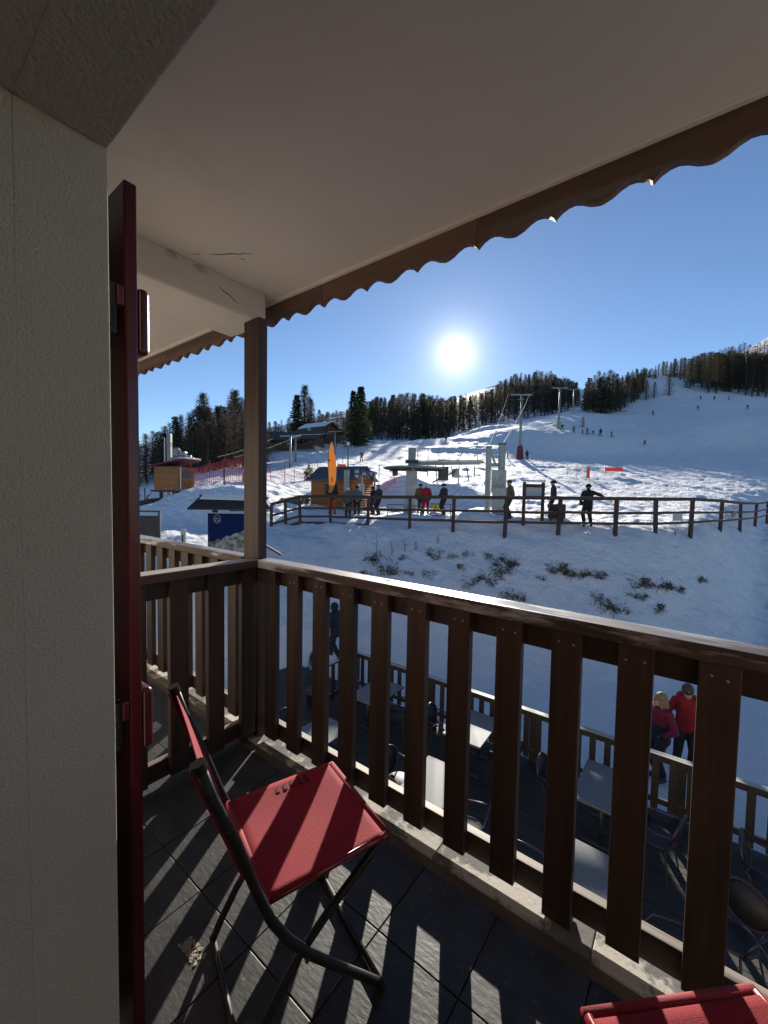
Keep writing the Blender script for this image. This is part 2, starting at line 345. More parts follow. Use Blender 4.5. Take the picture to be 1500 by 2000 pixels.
COLS = [(-1.572, [(0, -0.05), (14, 0.1), (24, 1.3), (40, 3.3), (80, 7.3), (300, 15.3), (900, 25.3)]), (-0.868, [(0, -0.05), (9, -0.05), (11, 0.0), (14, 0.5), (18, 1.7), (24, 3.1), (30, 4.1), (60, 5.3), (120, 9.3), (300, 17.3), (900, 25.3)]), (-0.604, [(0, -0.05), (9, -0.05), (11, 0.0), (12.5, 1.6), (14, 2.55), (15.2, 2.95), (17, 3.19), (20.3, 3.24), (24.3, 4.18), (27, 4.19), (32, 4.55), (50, 5.51), (90, 8.5), (160, 15.01), (400, 42.16), (900, 99.56)]), (-0.44, [(0, -0.05), (9, -0.05), (11, 0.0), (12.3, 1.6), (13.5, 2.55), (15, 2.95), (17, 3.2), (20.6, 3.32), (25, 5.44), (28, 5.57), (32, 5.89), (45, 7.03), (60, 8.59), (100, 13.17), (200, 26.83), (400, 55.9), (900, 124.82)]), (-0.34, [(0, -0.05), (9, -0.05), (11, 0.0), (12.8, 1.2), (14.5, 2.3), (16.5, 2.95), (18.5, 3.25), (20.6, 3.49), (25, 5.36), (32, 6.06), (45, 7.51), (60, 9.38), (90, 13.45), (150, 22.09), (400, 59.14), (900, 132.09)]), (-0.226, [(0, -0.05), (9, -0.05), (11, 0.0), (13, 0.8), (15.5, 2.0), (18, 3.0), (20, 3.4), (21.5, 3.8), (25, 4.25), (30, 5.17), (40, 6.24), (55, 8.8), (75, 12.34), (110, 18.11), (160, 25.55), (250, 41.97), (400, 67.49), (900, 150.89)]), (-0.063, [(0, -0.05), (9, -0.05), (11, 0.0), (13, 0.8), (15, 1.9), (17, 2.9), (19, 3.65), (20, 3.91), (25, 4.07), (31, 4.79), (45, 6.94), (68, 10.25), (90, 14.46), (105, 17.57), (130, 20.98), (180, 29.05), (240, 44.82), (400, 78.72), (900, 187.47)]), (0.126, [(0, -0.05), (9, -0.05), (11, 0.0), (12.7, 0.8), (14.7, 2.1), (16.7, 3.15), (18, 3.86), (19, 4.05), (26, 4.11), (31, 4.35), (42, 5.75), (60, 8.97), (80, 13.11), (100, 17.58), (113, 20.45), (125, 21.43), (180, 29.21), (230, 40.48), (290, 56.95), (340, 70.13), (500, 108.19), (900, 201.81)]), (0.314, [(0, -0.05), (9, -0.05), (11, 0.0), (12.6, 0.8), (14.6, 2.2), (16.2, 3.27), (17.3, 3.91), (18.3, 4.11), (26, 4.16), (36, 4.9), (55, 7.81), (77, 12.1), (93, 16.79), (104, 21.56), (112, 23.65), (150, 30.25), (220, 45.22), (270, 59.73), (340, 82.39), (420, 107.93), (560, 147.07), (900, 247.86)]), (0.44, [(0, -0.05), (9, -0.05), (11, 0.0), (12.6, 0.8), (14.5, 2.2), (15.8, 3.27), (16.9, 3.94), (18, 4.15), (26, 4.19), (38, 5.21), (58, 8.37), (75, 11.53), (84, 13.12), (100, 20.65), (108, 23.1), (130, 29.67), (150, 35.12), (220, 50.14), (270, 63.73), (340, 84.86), (420, 110.98), (600, 156.27), (900, 231.76)]), (0.629, [(0, -0.05), (9, -0.05), (11, 0.0), (12.5, 0.8), (14.5, 2.2), (16, 3.34), (17, 3.95), (18.3, 4.17), (26, 4.24), (40, 5.54), (60, 8.67), (80, 12.21), (90, 14.32), (108, 21.7), (118, 24.26), (150, 34.68), (185, 48.52), (215, 65.53), (240, 76.16), (300, 91.61), (400, 118.86), (900, 264.22)]), (0.78, [(0, -0.05), (9, -0.05), (11, 0.0), (13, 0.6), (15.5, 2.0), (18, 3.44), (19.5, 3.9), (21, 4.11), (28, 4.34), (42, 5.87), (65, 9.54), (85, 13.41), (95, 15.8), (125, 28.55), (135, 31.59), (170, 44.83), (200, 56.33), (230, 66.88), (260, 77.2), (350, 110.01), (450, 145.02), (900, 289.28)]), (0.868, [(0, -0.05), (9, -0.05), (11, 0.0), (13, 0.4), (16.5, 1.6), (21, 2.7), (25, 3.23), (27, 3.61), (31, 4.09), (43, 5.9), (67, 9.94), (90, 14.71), (98, 16.65), (138, 33.09), (148, 35.85), (175, 46.7), (200, 56.14), (260, 77.28), (350, 113.64), (450, 154.79), (900, 324.65)]), (0.943, [(0, -0.05), (9, -0.05), (11, 0.0), (14, 0.3), (18, 1.0), (24, 2.0), (30, 2.9), (34, 3.3), (37, 3.77), (46, 5.89), (70, 10.42), (95, 16.07), (105, 18.92), (140, 34.21), (152, 37.45), (180, 47.68), (200, 55.65), (260, 77.63), (350, 118.52), (450, 164.45), (900, 368.88)]), (1.258, [(0, -0.05), (9, -0.05), (11, 0.0), (14, 0.3), (20, 0.9), (28, 2.0), (36, 3.1), (40, 3.77), (50, 6.53), (75, 11.87), (100, 19.09), (140, 36.05), (180, 50.5), (260, 90.2), (450, 197.53), (900, 401.09)]), (2.075, [(0, -0.05), (9, -0.05), (11, 0.0), (14, 0.1), (30, 1.3), (50, 4.3), (100, 15.3), (200, 40.3), (450, 125.3), (900, 205.3)])]

def _pchip(xs, ys, x):
    xs = np.asarray(xs, float); ys = np.asarray(ys, float)
    h = np.diff(xs); m = np.diff(ys) / h
    s = np.zeros(len(xs)); s[0] = m[0]; s[-1] = m[-1]
    for i in range(1, len(xs) - 1):
        if m[i-1] * m[i] > 0:
            w1 = 2*h[i] + h[i-1]; w2 = h[i] + 2*h[i-1]
            s[i] = (w1 + w2) / (w1/m[i-1] + w2/m[i])
    i = np.clip(np.searchsorted(xs, x) - 1, 0, len(xs) - 2)
    t = (np.asarray(x) - xs[i]) / h[i]
    return ((2*t**3 - 3*t**2 + 1)*ys[i] + (t**3 - 2*t**2 + t)*h[i]*s[i] + (-2*t**3 + 3*t**2)*ys[i+1] + (t**3 - t**2)*h[i]*s[i+1])
# distances on a fine logarithmic grid, bearings on an even one
DG = np.concatenate([[0.0], np.geomspace(2.0, 900.0, 520)])
BG = np.linspace(-1.57, 2.07, 620)
_T = np.array([_pchip([p[0] for p in L], [p[1] for p in L], DG) for b, L in COLS])
_cb = np.array([b for b, L in COLS])
TZ = np.array([_pchip(_cb, _T[:, j], BG) for j in range(len(DG))]).T
def _smooth(Z, n):
    for k in range(n):
        Z = np.vstack([Z[:1], (Z[:-2] + 2*Z[1:-1] + Z[2:]) / 4, Z[-1:]])
    for k in range(max(1, n // 3)):
        Z = np.hstack([Z[:, :1], (Z[:, :-2] + 2*Z[:, 1:-1] + Z[:, 2:]) / 4, Z[:, -1:]])
    return Z
TZ = _smooth(TZ, 36)
_A = BG[:, None] * DG[None, :]; _D = np.ones_like(BG)[:, None] * DG[None, :]
MOUNDS = [(2.0, 34.0, 2.6, 2.4, 1.9), (6.5, 34.5, 2.4, 2.2, 1.5), (4.3, 18.6, .9, .6, .45), (6.0, 17.8, .6, .5, .3), (7.4, 17.6, .7, .5, .35), (-3.2, 30.5, 2.2, 1.6, .9), (1.6, 19.6, .7, .5, .25),
          (15, 88, 9, 4, .8), (30, 128, 12, 5, 1.5)]
for ma, md, sa, sd, hh in MOUNDS:
    TZ = TZ + hh * np.exp(-((_A - ma)/sa)**2 - ((_D - md)/sd)**2)
def _vnoise(a, d, s, seed):
    x = a*s + seed*17.3; y = d*s + seed*9.1
    xi = np.floor(x); yi = np.floor(y); fx = x - xi; fy = y - yi
    fx = fx*fx*(3 - 2*fx); fy = fy*fy*(3 - 2*fy)
    def hsh(i, j):
        v = np.sin(i*127.1 + j*311.7 + seed*74.7) * 43758.5453
        return v - np.floor(v)
    return (hsh(xi, yi)*(1-fx) + hsh(xi+1, yi)*fx)*(1-fy) + (hsh(xi, yi+1)*(1-fx) + hsh(xi+1, yi+1)*fx)*fy - .5
_far = np.clip((_D - 10)/8, 0, 1)
TZ = TZ + _far*(.30*_vnoise(_A, _D, .55, 1) + .19*_vnoise(_A, _D, 1.7, 2) + .11*_vnoise(_A, _D, 3.1, 3)*np.clip(1.6 - _D/60, 0, 1) + .05*_vnoise(_A, _D, 6.5, 8)*np.clip(1.4 - _D/30, 0, 1)) \
        + np.clip((_D - 40)/60, 0, 1)*(.8*_vnoise(_A, _D, .09, 4) + .3*_vnoise(_A, _D, .24, 5)) \
        + np.clip((_D - 200)/200, 0, 1)*8*_vnoise(_A, _D, .018, 6)
def ground(a, d):
    """height of the snow at a metres right of and d metres out along the valley axis"""
    b = a / max(d, 1e-6)
    i = min(max((b - BG[0]) / (BG[1] - BG[0]), 0), len(BG) - 1.001)
    j = min(max(np.interp(d, DG, np.arange(len(DG))), 0), len(DG) - 1.001)
    i0 = int(i); j0 = int(j); fi = i - i0; fj = j - j0
    return float((TZ[i0, j0]*(1-fi) + TZ[i0+1, j0]*fi)*(1-fj) + (TZ[i0, j0+1]*(1-fi) + TZ[i0+1, j0+1]*fi)*fj)

def build_ground():
    nb, nd = len(BG), len(DG)
    P = np.zeros((nb, nd, 3)); A = BG[:, None]*DG[None, :]; D = np.ones((nb, 1))*DG[None, :]
    P[:, :, 0] = A*CY + D*SY; P[:, :, 1] = -A*SY + D*CY; P[:, :, 2] = TZ
    # start the sheet a little behind the building
    P[:, 0, 0] = A[:, 1]*CY*6 + 12*-SY*1.0; P[:, 0, 1] = -A[:, 1]*SY*6 - 12*CY; P[:, 0, 2] = -.05
    i, j = np.meshgrid(np.arange(nb-1), np.arange(nd-1), indexing='ij')
    q = np.stack([i*nd+j, (i+1)*nd+j, (i+1)*nd+j+1, i*nd+j+1], -1).reshape(-1, 4)
    me = bpy.data.meshes.new('snow_ground'); me.from_pydata(P.reshape(-1, 3).tolist(), [], q.tolist())
    me.polygons.foreach_set('use_smooth', [True]*len(me.polygons)); me.update()
    put('snow_ground', me, 'snow', kind='structure')
build_ground()

# ------------------------------------------------------------------ the chalet that carries the balcony
FZ = 3.80; CEIL = 6.4735; WALL = .305
ch = thing('chalet_wall', 'cream rendered chalet wall with white ceiling and beam around the balcony', 'building', (0, 0, 0))
put('wall', MB().box(-9, -.895, -3.2, WALL, -.1, CEIL), 'plaster', ch, bevel=.005)
put('plaster_bead', MB().tube([(-.8955, .171, 3.7), (-.8952, .1712, 4.6), (-.8956, .1708, 5.4), (-.8954, .171, 5.93)], .0011, 6), 'plaster', ch, smooth=True)
put('lintel', MB().box(-.8951, 1.2, -.05, WALL-.001, 5.925, CEIL), 'plaster_rough', ch, bevel=.005)
put('plaster_bead', MB().tube([(-.9, .171, 5.9254), (0, .1712, 5.925), (1.2, .171, 5.9254)], .0011, 6), 'plaster', ch, smooth=True)
put('wall', MB().box(1.2, 6, -.05, WALL, -.1, CEIL), 'plaster', ch, bevel=.004)
put('wall', MB().box(-.895, 1.2, -.1, WALL-.01, -.1, 3.6), 'plaster', ch)
put('room_wall', MB().box(-.9, 6, -3.4, -3.2, 3.6, CEIL), 'plaster', ch)
put('room_wall', MB().box(3.0, 3.2, -3.2, -.05, 3.6, CEIL), 'plaster', ch)
put('room_floor', MB().box(-.9, 3.0, -3.2, .16, 3.62, 3.80), 'deck_wood', ch)
put('ceiling', MB().box(-9, 6, -3.4, 1.69, CEIL, CEIL+.3), 'ceiling_paint', ch)
put('beam', MB().box(-2.476, -2.11, WALL, 1.548, 6.30, CEIL+.01), 'beam_paint', ch, bevel=.014)
put('soffit_bead', MB().box(-9, 6, 1.612, 1.638, CEIL-.012, CEIL+.01), 'ceiling_paint', ch, bevel=.004)
put('post', MB().box(-2.195, -2.046, 1.45, 1.511, FZ-.01, 6.302), 'wood_z', ch, bevel=.006)
# scalloped eave boards, three scallops to a board
PER = .3135; X0 = -2.043
def scallop(n):
    top = CEIL; pts = []
    prof = [(0, 1.049), (.03, 1.058), (.08, 1.070), (.15, 1.079), (.22, 1.081), (.30, 1.072), (.38, 1.057), (.46, 1.049), (.5, 1.047), (.54, 1.049), (.62, 1.057), (.70, 1.072), (.78, 1.081), (.85, 1.079), (.92, 1.070), (.97, 1.058)]
    for k in range(n):
        for t, z in prof: pts.append(((k+t)*PER, z + CAMZ))
    pts.append((n*PER-.002, 1.049+CAMZ)); pts.append((n*PER-.002, CEIL)); pts.append((0, CEIL))
    return pts
# the outline is concave: build the board as vertical strips
def board_mesh(n):
    pts = scallop(n)[:-2]; b_ = MB()
    V = []; 
    for x, z in pts:
        for y, zz in ((0, z), (.028, z), (.028, CEIL+.005), (0, CEIL+.005)): V.append((x, y, zz))
    F = []
    for i in range(len(pts)-1):
        for k in range(4): F.append((i*4+k, i*4+(k+1) % 4, (i+1)*4+(k+1) % 4, (i+1)*4+k))
    F.append((3, 2, 1, 0)); e = (len(pts)-1)*4; F.append((e, e+1, e+2, e+3))
    b_.add(V, F); return b_.mesh('fascia_board')
bm3 = board_mesh(3)
for k in range(-8, 9):
    put('fascia_board', bm3, 'fascia_wood', ch, loc=(X0 + 3*PER*k + PER, 1.641 + rnd.uniform(-.0015, .0015), rnd.uniform(-.003, .0)))
# cracks and lifted paint near the beam
def ribbon(pts, w, normal):
    b_ = MB(); nrm_ = Vector(normal); V = []
    for i, p in enumerate(pts):
        p = Vector(p); t = (Vector(pts[min(i+1, len(pts)-1)]) - Vector(pts[max(i-1, 0)])).normalized(); u = t.cross(nrm_)
        ww = w*(1 - abs(2*i/(len(pts)-1) - 1)**2*.85); V += [p + u*ww, p - u*ww, p - u*ww - nrm_*.004, p + u*ww - nrm_*.004]
    F = []
    for i in range(len(pts)-1):
        for k in range(4): F.append((i*4+k, i*4+(k+1) % 4, (i+1)*4+(k+1) % 4, (i+1)*4+k))
    return b_.add(V, F)
zc = CEIL - .0015
put('crack', ribbon([(-1.98, 1.115, zc), (-1.955, 1.14, zc), (-1.93, 1.155, zc), (-1.89, 1.175, zc), (-1.86, 1.205, zc), (-1.835, 1.21, zc), (-1.805, 1.235, zc)], .0026, (0, 0, -1)), 'crack', ch)
put('crack', ribbon([(-1.90, 1.23, zc), (-1.885, 1.235, zc), (-1.88, 1.25, zc)], .002, (0, 0, -1)), 'crack', ch)
put('crack', ribbon([(-2.06, 1.06, zc), (-2.03, 1.08, zc), (-2.01, 1.085, zc)], .0015, (0, 0, -1)), 'crack', ch)
xb = -2.108
put('crack', ribbon([(xb, 1.24, 6.405), (xb, 1.26, 6.39), (xb, 1.30, 6.382), (xb, 1.34, 6.36), (xb, 1.36, 6.355)], .0022, (1, 0, 0)), 'crack', ch)
for yy, zz, s_ in ((.985, 6.455, 1.0), (1.13, 6.45, .9), (1.155, 6.445, .6)):
    fl = MB(); base = []
    for k in range(9):
        a_ = 2*math.pi*k/9; rr = (.018 + .008*rnd.random())*s_
        base.append((xb + .001, yy + rr*1.5*math.cos(a_), zz + rr*.8*math.sin(a_)))
    fl.add(base + [(xb + .012*s_, yy + .006, zz + .003)], [(k, (k+1) % 9, 9) for k in range(9)])
    put('paint_flake', fl, 'flake', ch)
for k in range(4):
    put('crack', ribbon([(-2.60 - .03*k, .95 + .06*k, zc), (-2.585 - .02*k, .98 + .055*k, zc), (-2.55 - .03*k, 1.0 + .06*k, zc), (-2.54 - .02*k, 1.035 + .05*k, zc)], .0025, (0, 0, -1)), 'crack', ch)

# ------------------------------------------------------------------ balcony floor
fl = put('balcony_floor', MB().box(-7.6, 3.2, WALL-.02, 1.62, FZ-.22, FZ-.008), 'grout', kind='structure')
tl = MB().box(-.1495, .1495, -.150, .150, -.008, 0).mesh('tile', .0015)
for i in range(-16, 14):
    for j in range(-1, 3):
        x = -1.105 + .1515 + .303*i; y = .75 + .1525 + .305*j
        if y > 1.4 or not (-5.6 < x < 2.2): continue
        put('tile', tl, 'tile', fl, loc=(x, y, FZ + rnd.uniform(-.0012, .0008)), rot=(rnd.uniform(-.002, .002), rnd.uniform(-.002, .002), 0))
et = MB().box(-.2935, .2935, 0, .19, -.02, 0).mesh('edge_tile', .003)
for k in range(-9, 5):
    put('edge_tile', et, 'edge_tile', fl, loc=(-.505 + .59*k, 1.41, FZ + .006 + rnd.uniform(-.0015, .0015)), rot=(0, rnd.uniform(-.002, .002), rnd.uniform(-.003, .003)))
# a patch of small flat pale flecks scattered on the tiles
pc = thing('pale_flecks', 'patch of pale chips on the dark tiles left of the chair legs', 'flecks', (-1.235, .63, FZ+.0015), 0, kind='stuff')
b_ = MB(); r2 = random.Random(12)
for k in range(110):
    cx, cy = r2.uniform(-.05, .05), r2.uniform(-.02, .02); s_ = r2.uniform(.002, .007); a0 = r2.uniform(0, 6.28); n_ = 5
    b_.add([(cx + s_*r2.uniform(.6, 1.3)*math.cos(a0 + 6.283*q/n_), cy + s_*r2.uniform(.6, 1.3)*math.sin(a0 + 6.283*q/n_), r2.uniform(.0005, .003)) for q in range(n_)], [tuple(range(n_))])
put('fleck_scatter', b_.mesh('fleck_scatter', fix=False), 'pale_fleck', pc)

# ------------------------------------------------------------------ balcony railings
BT, BB = 4.845, 3.843
bal = MB().box(0, .0945, 0, .036, BB, BT).mesh('baluster', .003)
mat('screw_steel', (.45, .42, .38), (.3, .27, .24), rough=.4, metal=.4)
SCREW = MB().tube([(0, 0, 0), (0, .002, 0)], .0042, 8).mesh('screw')
def front_rail(name, label, x0, x1, k0, k1, feet=()):
    t = thing(name, label, 'railing', (0, 0, 0))
    put('cap_rail', MB().box(x0, x1, 1.432, 1.537, 4.845, 4.892), 'cap_wood', t, bevel=.006)
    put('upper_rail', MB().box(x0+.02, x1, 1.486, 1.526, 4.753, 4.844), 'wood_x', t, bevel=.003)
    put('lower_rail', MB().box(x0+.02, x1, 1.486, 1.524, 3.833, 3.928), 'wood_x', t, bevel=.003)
    for k in range(k0, k1):
        if k == -2: continue
        bl = put('baluster', bal, 'wood_z', t, loc=(-1.7785 + .2004*k + rnd.uniform(-.001, .001), 1.45, 0), rot=(rnd.uniform(-.001, .001), 0, rnd.uniform(-.004, .004)))
        if k >= 0:
            for sx in (.026, .068): put('screw', SCREW, 'screw_steel', bl, loc=(sx + rnd.uniform(-.006, .006), -.0005, 4.80 + rnd.uniform(-.008, .008)))
    for k in feet:
        put('foot', MB().box(-1.7785 + .2004*k, -1.7785 + .2004*k + .0945, 1.452, 1.522, FZ+.012, 3.842), 'wood_z', t)
    return t
front_rail('balcony_railing', 'brown wooden balcony railing with shiny worn cap in front of the red chairs', -2.046, 3.1, -1, 24, (7, 15))
front_rail('neighbour_railing', 'brown wooden railing of the next balcony behind the corner post', -7.4, -2.196, -27, -2)
dv = thing('divider_railing', 'short brown wooden railing dividing the two balconies beside the red shutter', 'railing', (0, 0, 0))
put('cap_rail', MB().box(-2.128, -2.024, WALL, 1.437, 4.846, 4.893), 'cap_wood_y', dv, bevel=.006)
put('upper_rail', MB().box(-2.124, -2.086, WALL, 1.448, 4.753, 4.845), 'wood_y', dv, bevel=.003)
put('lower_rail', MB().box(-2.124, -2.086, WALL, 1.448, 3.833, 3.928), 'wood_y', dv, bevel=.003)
balY = MB().box(0, .036, 0, .093, BB, BT).mesh('baluster', .003)
for k in range(-3, 3):
    put('baluster', balY, 'wood_z', dv, loc=(-2.086, .941 + .2015*k, 0), rot=(0, 0, rnd.uniform(-.004, .004)))
put('foot', MB().box(-2.124, -2.088, .34, .42, FZ, 3.842), 'wood_z', dv)
put('foot', MB().box(-2.124, -2.088, 1.36, 1.44, FZ, 3.842), 'wood_z', dv)

# ------------------------------------------------------------------ shutter folded back on the wall
sh = thing('red_shutter', 'dark red wooden shutter folded open beside the cream wall', 'shutter', (-.976, .36, FZ))
put('panel', MB().box(-.62, 0, 0, .026, .02, 5.945-FZ), 'red_paint', sh, bevel=.004)
for z0, z1 in ((5.593-FZ, 5.737-FZ), (4.70-FZ, 4.842-FZ)):
    put('batten', MB().box(-.60, -.002, .0262, .052, z0, z1).mesh('batten', .012, seg=6), 'red_paint', sh)
for zt in (5.737-FZ, 4.842-FZ):
    hg = put('hinge', MB().box(-.03, .003, -.016, -.001, zt-.055, zt-.012), 'red_paint', sh, bevel=.004)
    put('hinge_pin', MB().tube([(-.012, -.022, zt-.115), (-.012, -.022, zt-.012)], .012, 12), 'black_iron', hg)
    put('hinge_strap', MB().box(-.10, .002, -.030, -.0165, zt-.10, zt-.06), 'black_iron', hg, bevel=.003)

# ------------------------------------------------------------------ folding chairs
def make_chair(label, loc, rz):
    """local frame: x across the seat, y forward, z up from the floor"""
    t = thing('folding_chair', label, 'chair', loc, rz, 'red folding chairs on the balcony')
    prof = [(-.345, .875), (-.318, .79), (-.266, .66), (-.216, .51), (-.180, .415), (-.137, .34), (-.078, .262), (0, .178), (.085, .09), (.160, .012)]
    leg2 = [(.175, .452), (.11, .405), (.0, .325), (-.09, .25), (-.165, .15), (-.215, .065), (-.240, .012)]
    for sx in (-1, 1):
        put('upright', MB().tube([(sx*.213, y, z) for y, z in prof], .0128, 10), 'chair_tube', t, smooth=True)
        put('leg', MB().tube([(sx*.190, y, z) for y, z in leg2], .0115, 10), 'chair_tube', t, smooth=True)
        put('pivot', MB().tube([(sx*.180, -.085, .258), (sx*.226, -.085, .258)], .007, 8), 'chrome', t)
        put('seat_rail', MB().tube([(sx*.190, -.19, .448), (sx*.190, .185, .452)], .010, 8), 'chair_red_tube', t, smooth=True)
        put('back_stile', MB().box(sx*.205-.006, sx*.205+.006, -.005, .005, -.17, .17), 'chair_red_tube', t, loc=(0, -.303, .715), rot=(R(20.5), 0, 0), bevel=.003)
        put('end_cap', MB().tube([(sx*.213, -.350, .888), (sx*.213, -.342, .866)], .0165, 10), 'black_iron', t)
    put('foot_bar', MB().tube([(-.226, .160, .012), (.226, .160, .012)], .0095, 8), 'chair_tube', t, smooth=True)
    put('foot_bar', MB().tube([(-.203, -.240, .012), (.203, -.240, .012)], .0095, 8), 'chair_tube', t, smooth=True)
    # sling seat: sags in the middle, wraps the front and back rods
    nx, ny = 20, 20; V = []; F = []
    for s_, dz in ((0, .0), (1, -.004)):
        for i in range(nx+1):
            for j in range(ny+1):
                u = i/nx; v = j/ny
                z = .462 - .010*math.sin(math.pi*u)*math.sin(math.pi*v) - (.022*max(0, (v-.94)/.06)**2) - .012*max(0, (.05-v)/.05)
                z += .0018*math.sin(9*u + 4*v)*math.sin(math.pi*v)
                V.append(((u-.5)*.392, (v-.5)*.388, z + dz))
    n1 = (nx+1)*(ny+1)
    for i in range(nx):
        for j in range(ny):
            a_ = i*(ny+1)+j; F.append((a_, a_+ny+1, a_+ny+2, a_+1)); F.append((n1+a_+1, n1+a_+ny+2, n1+a_+ny+1, n1+a_))
    for j in range(ny):
        F.append((j, j+1, n1+j+1, n1+j)); e = nx*(ny+1)+j; F.append((e+1, e, n1+e, n1+e+1))
    for i in range(nx):
        a_ = i*(ny+1); F.append((a_+ny+1, a_, n1+a_, n1+a_+ny+1)); c_ = a_+ny; F.append((c_, c_+ny+1, n1+c_+ny+1, n1+c_))
    st = put('sling_seat', MB().add(V, F), 'sling', t, smooth=True)
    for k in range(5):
        y = -.035 + .027*k; put('shadow_bar', MB().box(-.182, -.146, y-.006, y+.006, .4575, .4605), 'shadow_bar_red', st, rot=(0, 0, 0), loc=(0, 0, .001))  # short shadow strips on the seat, put in as thin dark red bars
    put('hem', MB().tube([(-.196, -.19, .452), (.196, -.19, .452)], .0125, 10), 'sling_hem', st, smooth=True)
    put('hem', MB().tube([(-.196, .19, .448), (.196, .19, .448)], .0125, 10), 'sling_hem', st, smooth=True)
    # back sling: a fabric panel between the uprights, with cut slots near its lower edge
    bk = MB(); n = 12
    for k in range(n):
        pass
    V = []; F = []
    for s_, dd in ((0, 0), (1, .004)):
        for i in range(n+1):
            for j in range(7):
                u = i/n; v = j/6; y = -.345 + (.345-.272)*(1-v) ; z = .865 - (.865-.672)*(1-v)
                V.append(((u-.5)*.40, y + .002*math.sin(math.pi*u) + dd, z))
    n1 = (n+1)*7
    for i in range(n):
        for j in range(6):
            a_ = i*7+j; F.append((a_, a_+7, a_+8, a_+1)); F.append((n1+a_+1, n1+a_+8, n1+a_+7, n1+a_))
    for i in range(n):
        a_ = i*7; F.append((a_+7, a_, n1+a_, n1+a_+7)); c_ = a_+6; F.append((c_, c_+7, n1+c_+7, n1+c_))
    put('back_sling', MB().add(V, F), 'sling', t, smooth=True)
    return t
def seat_place(cx, cy, vx, vy):
    return (cx, cy, FZ), math.atan2(-vx, vy)
l, rz = seat_place(-.950, .851, .318, .948)
make_chair('red folding chair with black tube legs striped by railing shadows on the tiles', l, rz)
l, rz = seat_place(.137, .873, -.70, .714)
make_chair('red folding chair cut off at the lower right corner of the photo', l, rz)

# ------------------------------------------------------------------ terrace below
DZ = .20
dk = put('terrace_deck', MB().box(-9.2, 3.6, WALL, 7.88, -.25, DZ-.028), 'deck_dark', kind='structure')
pk = {}
for r in range(61):
    y = .36 + .1235*r
    xs = [-9.2, -9.2 + 2.2 + 1.9*((r*37) % 10)/10]
    while xs[-1] < 3.6: xs.append(min(3.6, xs[-1] + 4.2))
    if y < 1.7: continue
    for a_, b_ in zip(xs[:-1], xs[1:]):
        if b_ - a_ < .3: continue
        ln = round(b_ - a_, 1)
        if ln not in pk: pk[ln] = MB().box(-ln/2+.003, ln/2-.003, -.058, .058, -.026, 0).mesh('plank', .002)
        put('plank', pk[ln], 'deck_wood', dk, loc=((a_+b_)/2, y, DZ + rnd.uniform(-.002, .002)))
tr = thing('terrace_railing', 'low dark wooden railing around the terrace with pale sunlit cap', 'railing', (0, 0, 0))
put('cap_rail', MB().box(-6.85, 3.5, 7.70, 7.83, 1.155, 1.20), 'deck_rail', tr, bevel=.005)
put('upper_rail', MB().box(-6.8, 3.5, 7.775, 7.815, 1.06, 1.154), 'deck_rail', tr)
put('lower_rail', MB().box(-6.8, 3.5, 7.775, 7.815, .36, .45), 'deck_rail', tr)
tb = MB().box(-.05, .05, 0, .034, .27, 1.155).mesh('baluster', .003)
for k in range(45): put('baluster', tb, 'deck_rail', tr, loc=(-6.55 + .23*k, 7.74, 0))
for k, x in enumerate((-6.8, -4.6, -2.3, 0.0, 2.3)): put('post', MB().box(x-.06, x+.06, 7.782, 7.875, DZ-.01, 1.154), 'deck_rail', tr)
# the railing returns towards the house at its far end
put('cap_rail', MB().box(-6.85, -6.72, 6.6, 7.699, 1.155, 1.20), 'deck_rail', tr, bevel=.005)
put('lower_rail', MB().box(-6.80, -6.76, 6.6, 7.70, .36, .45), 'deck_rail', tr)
tb2 = MB().box(0, .034, -.05, .05, .27, 1.155).mesh('baluster', .003)
for k in range(5): put('baluster', tb2, 'deck_rail', tr, loc=(-6.756, 6.66 + .23*k, 0))

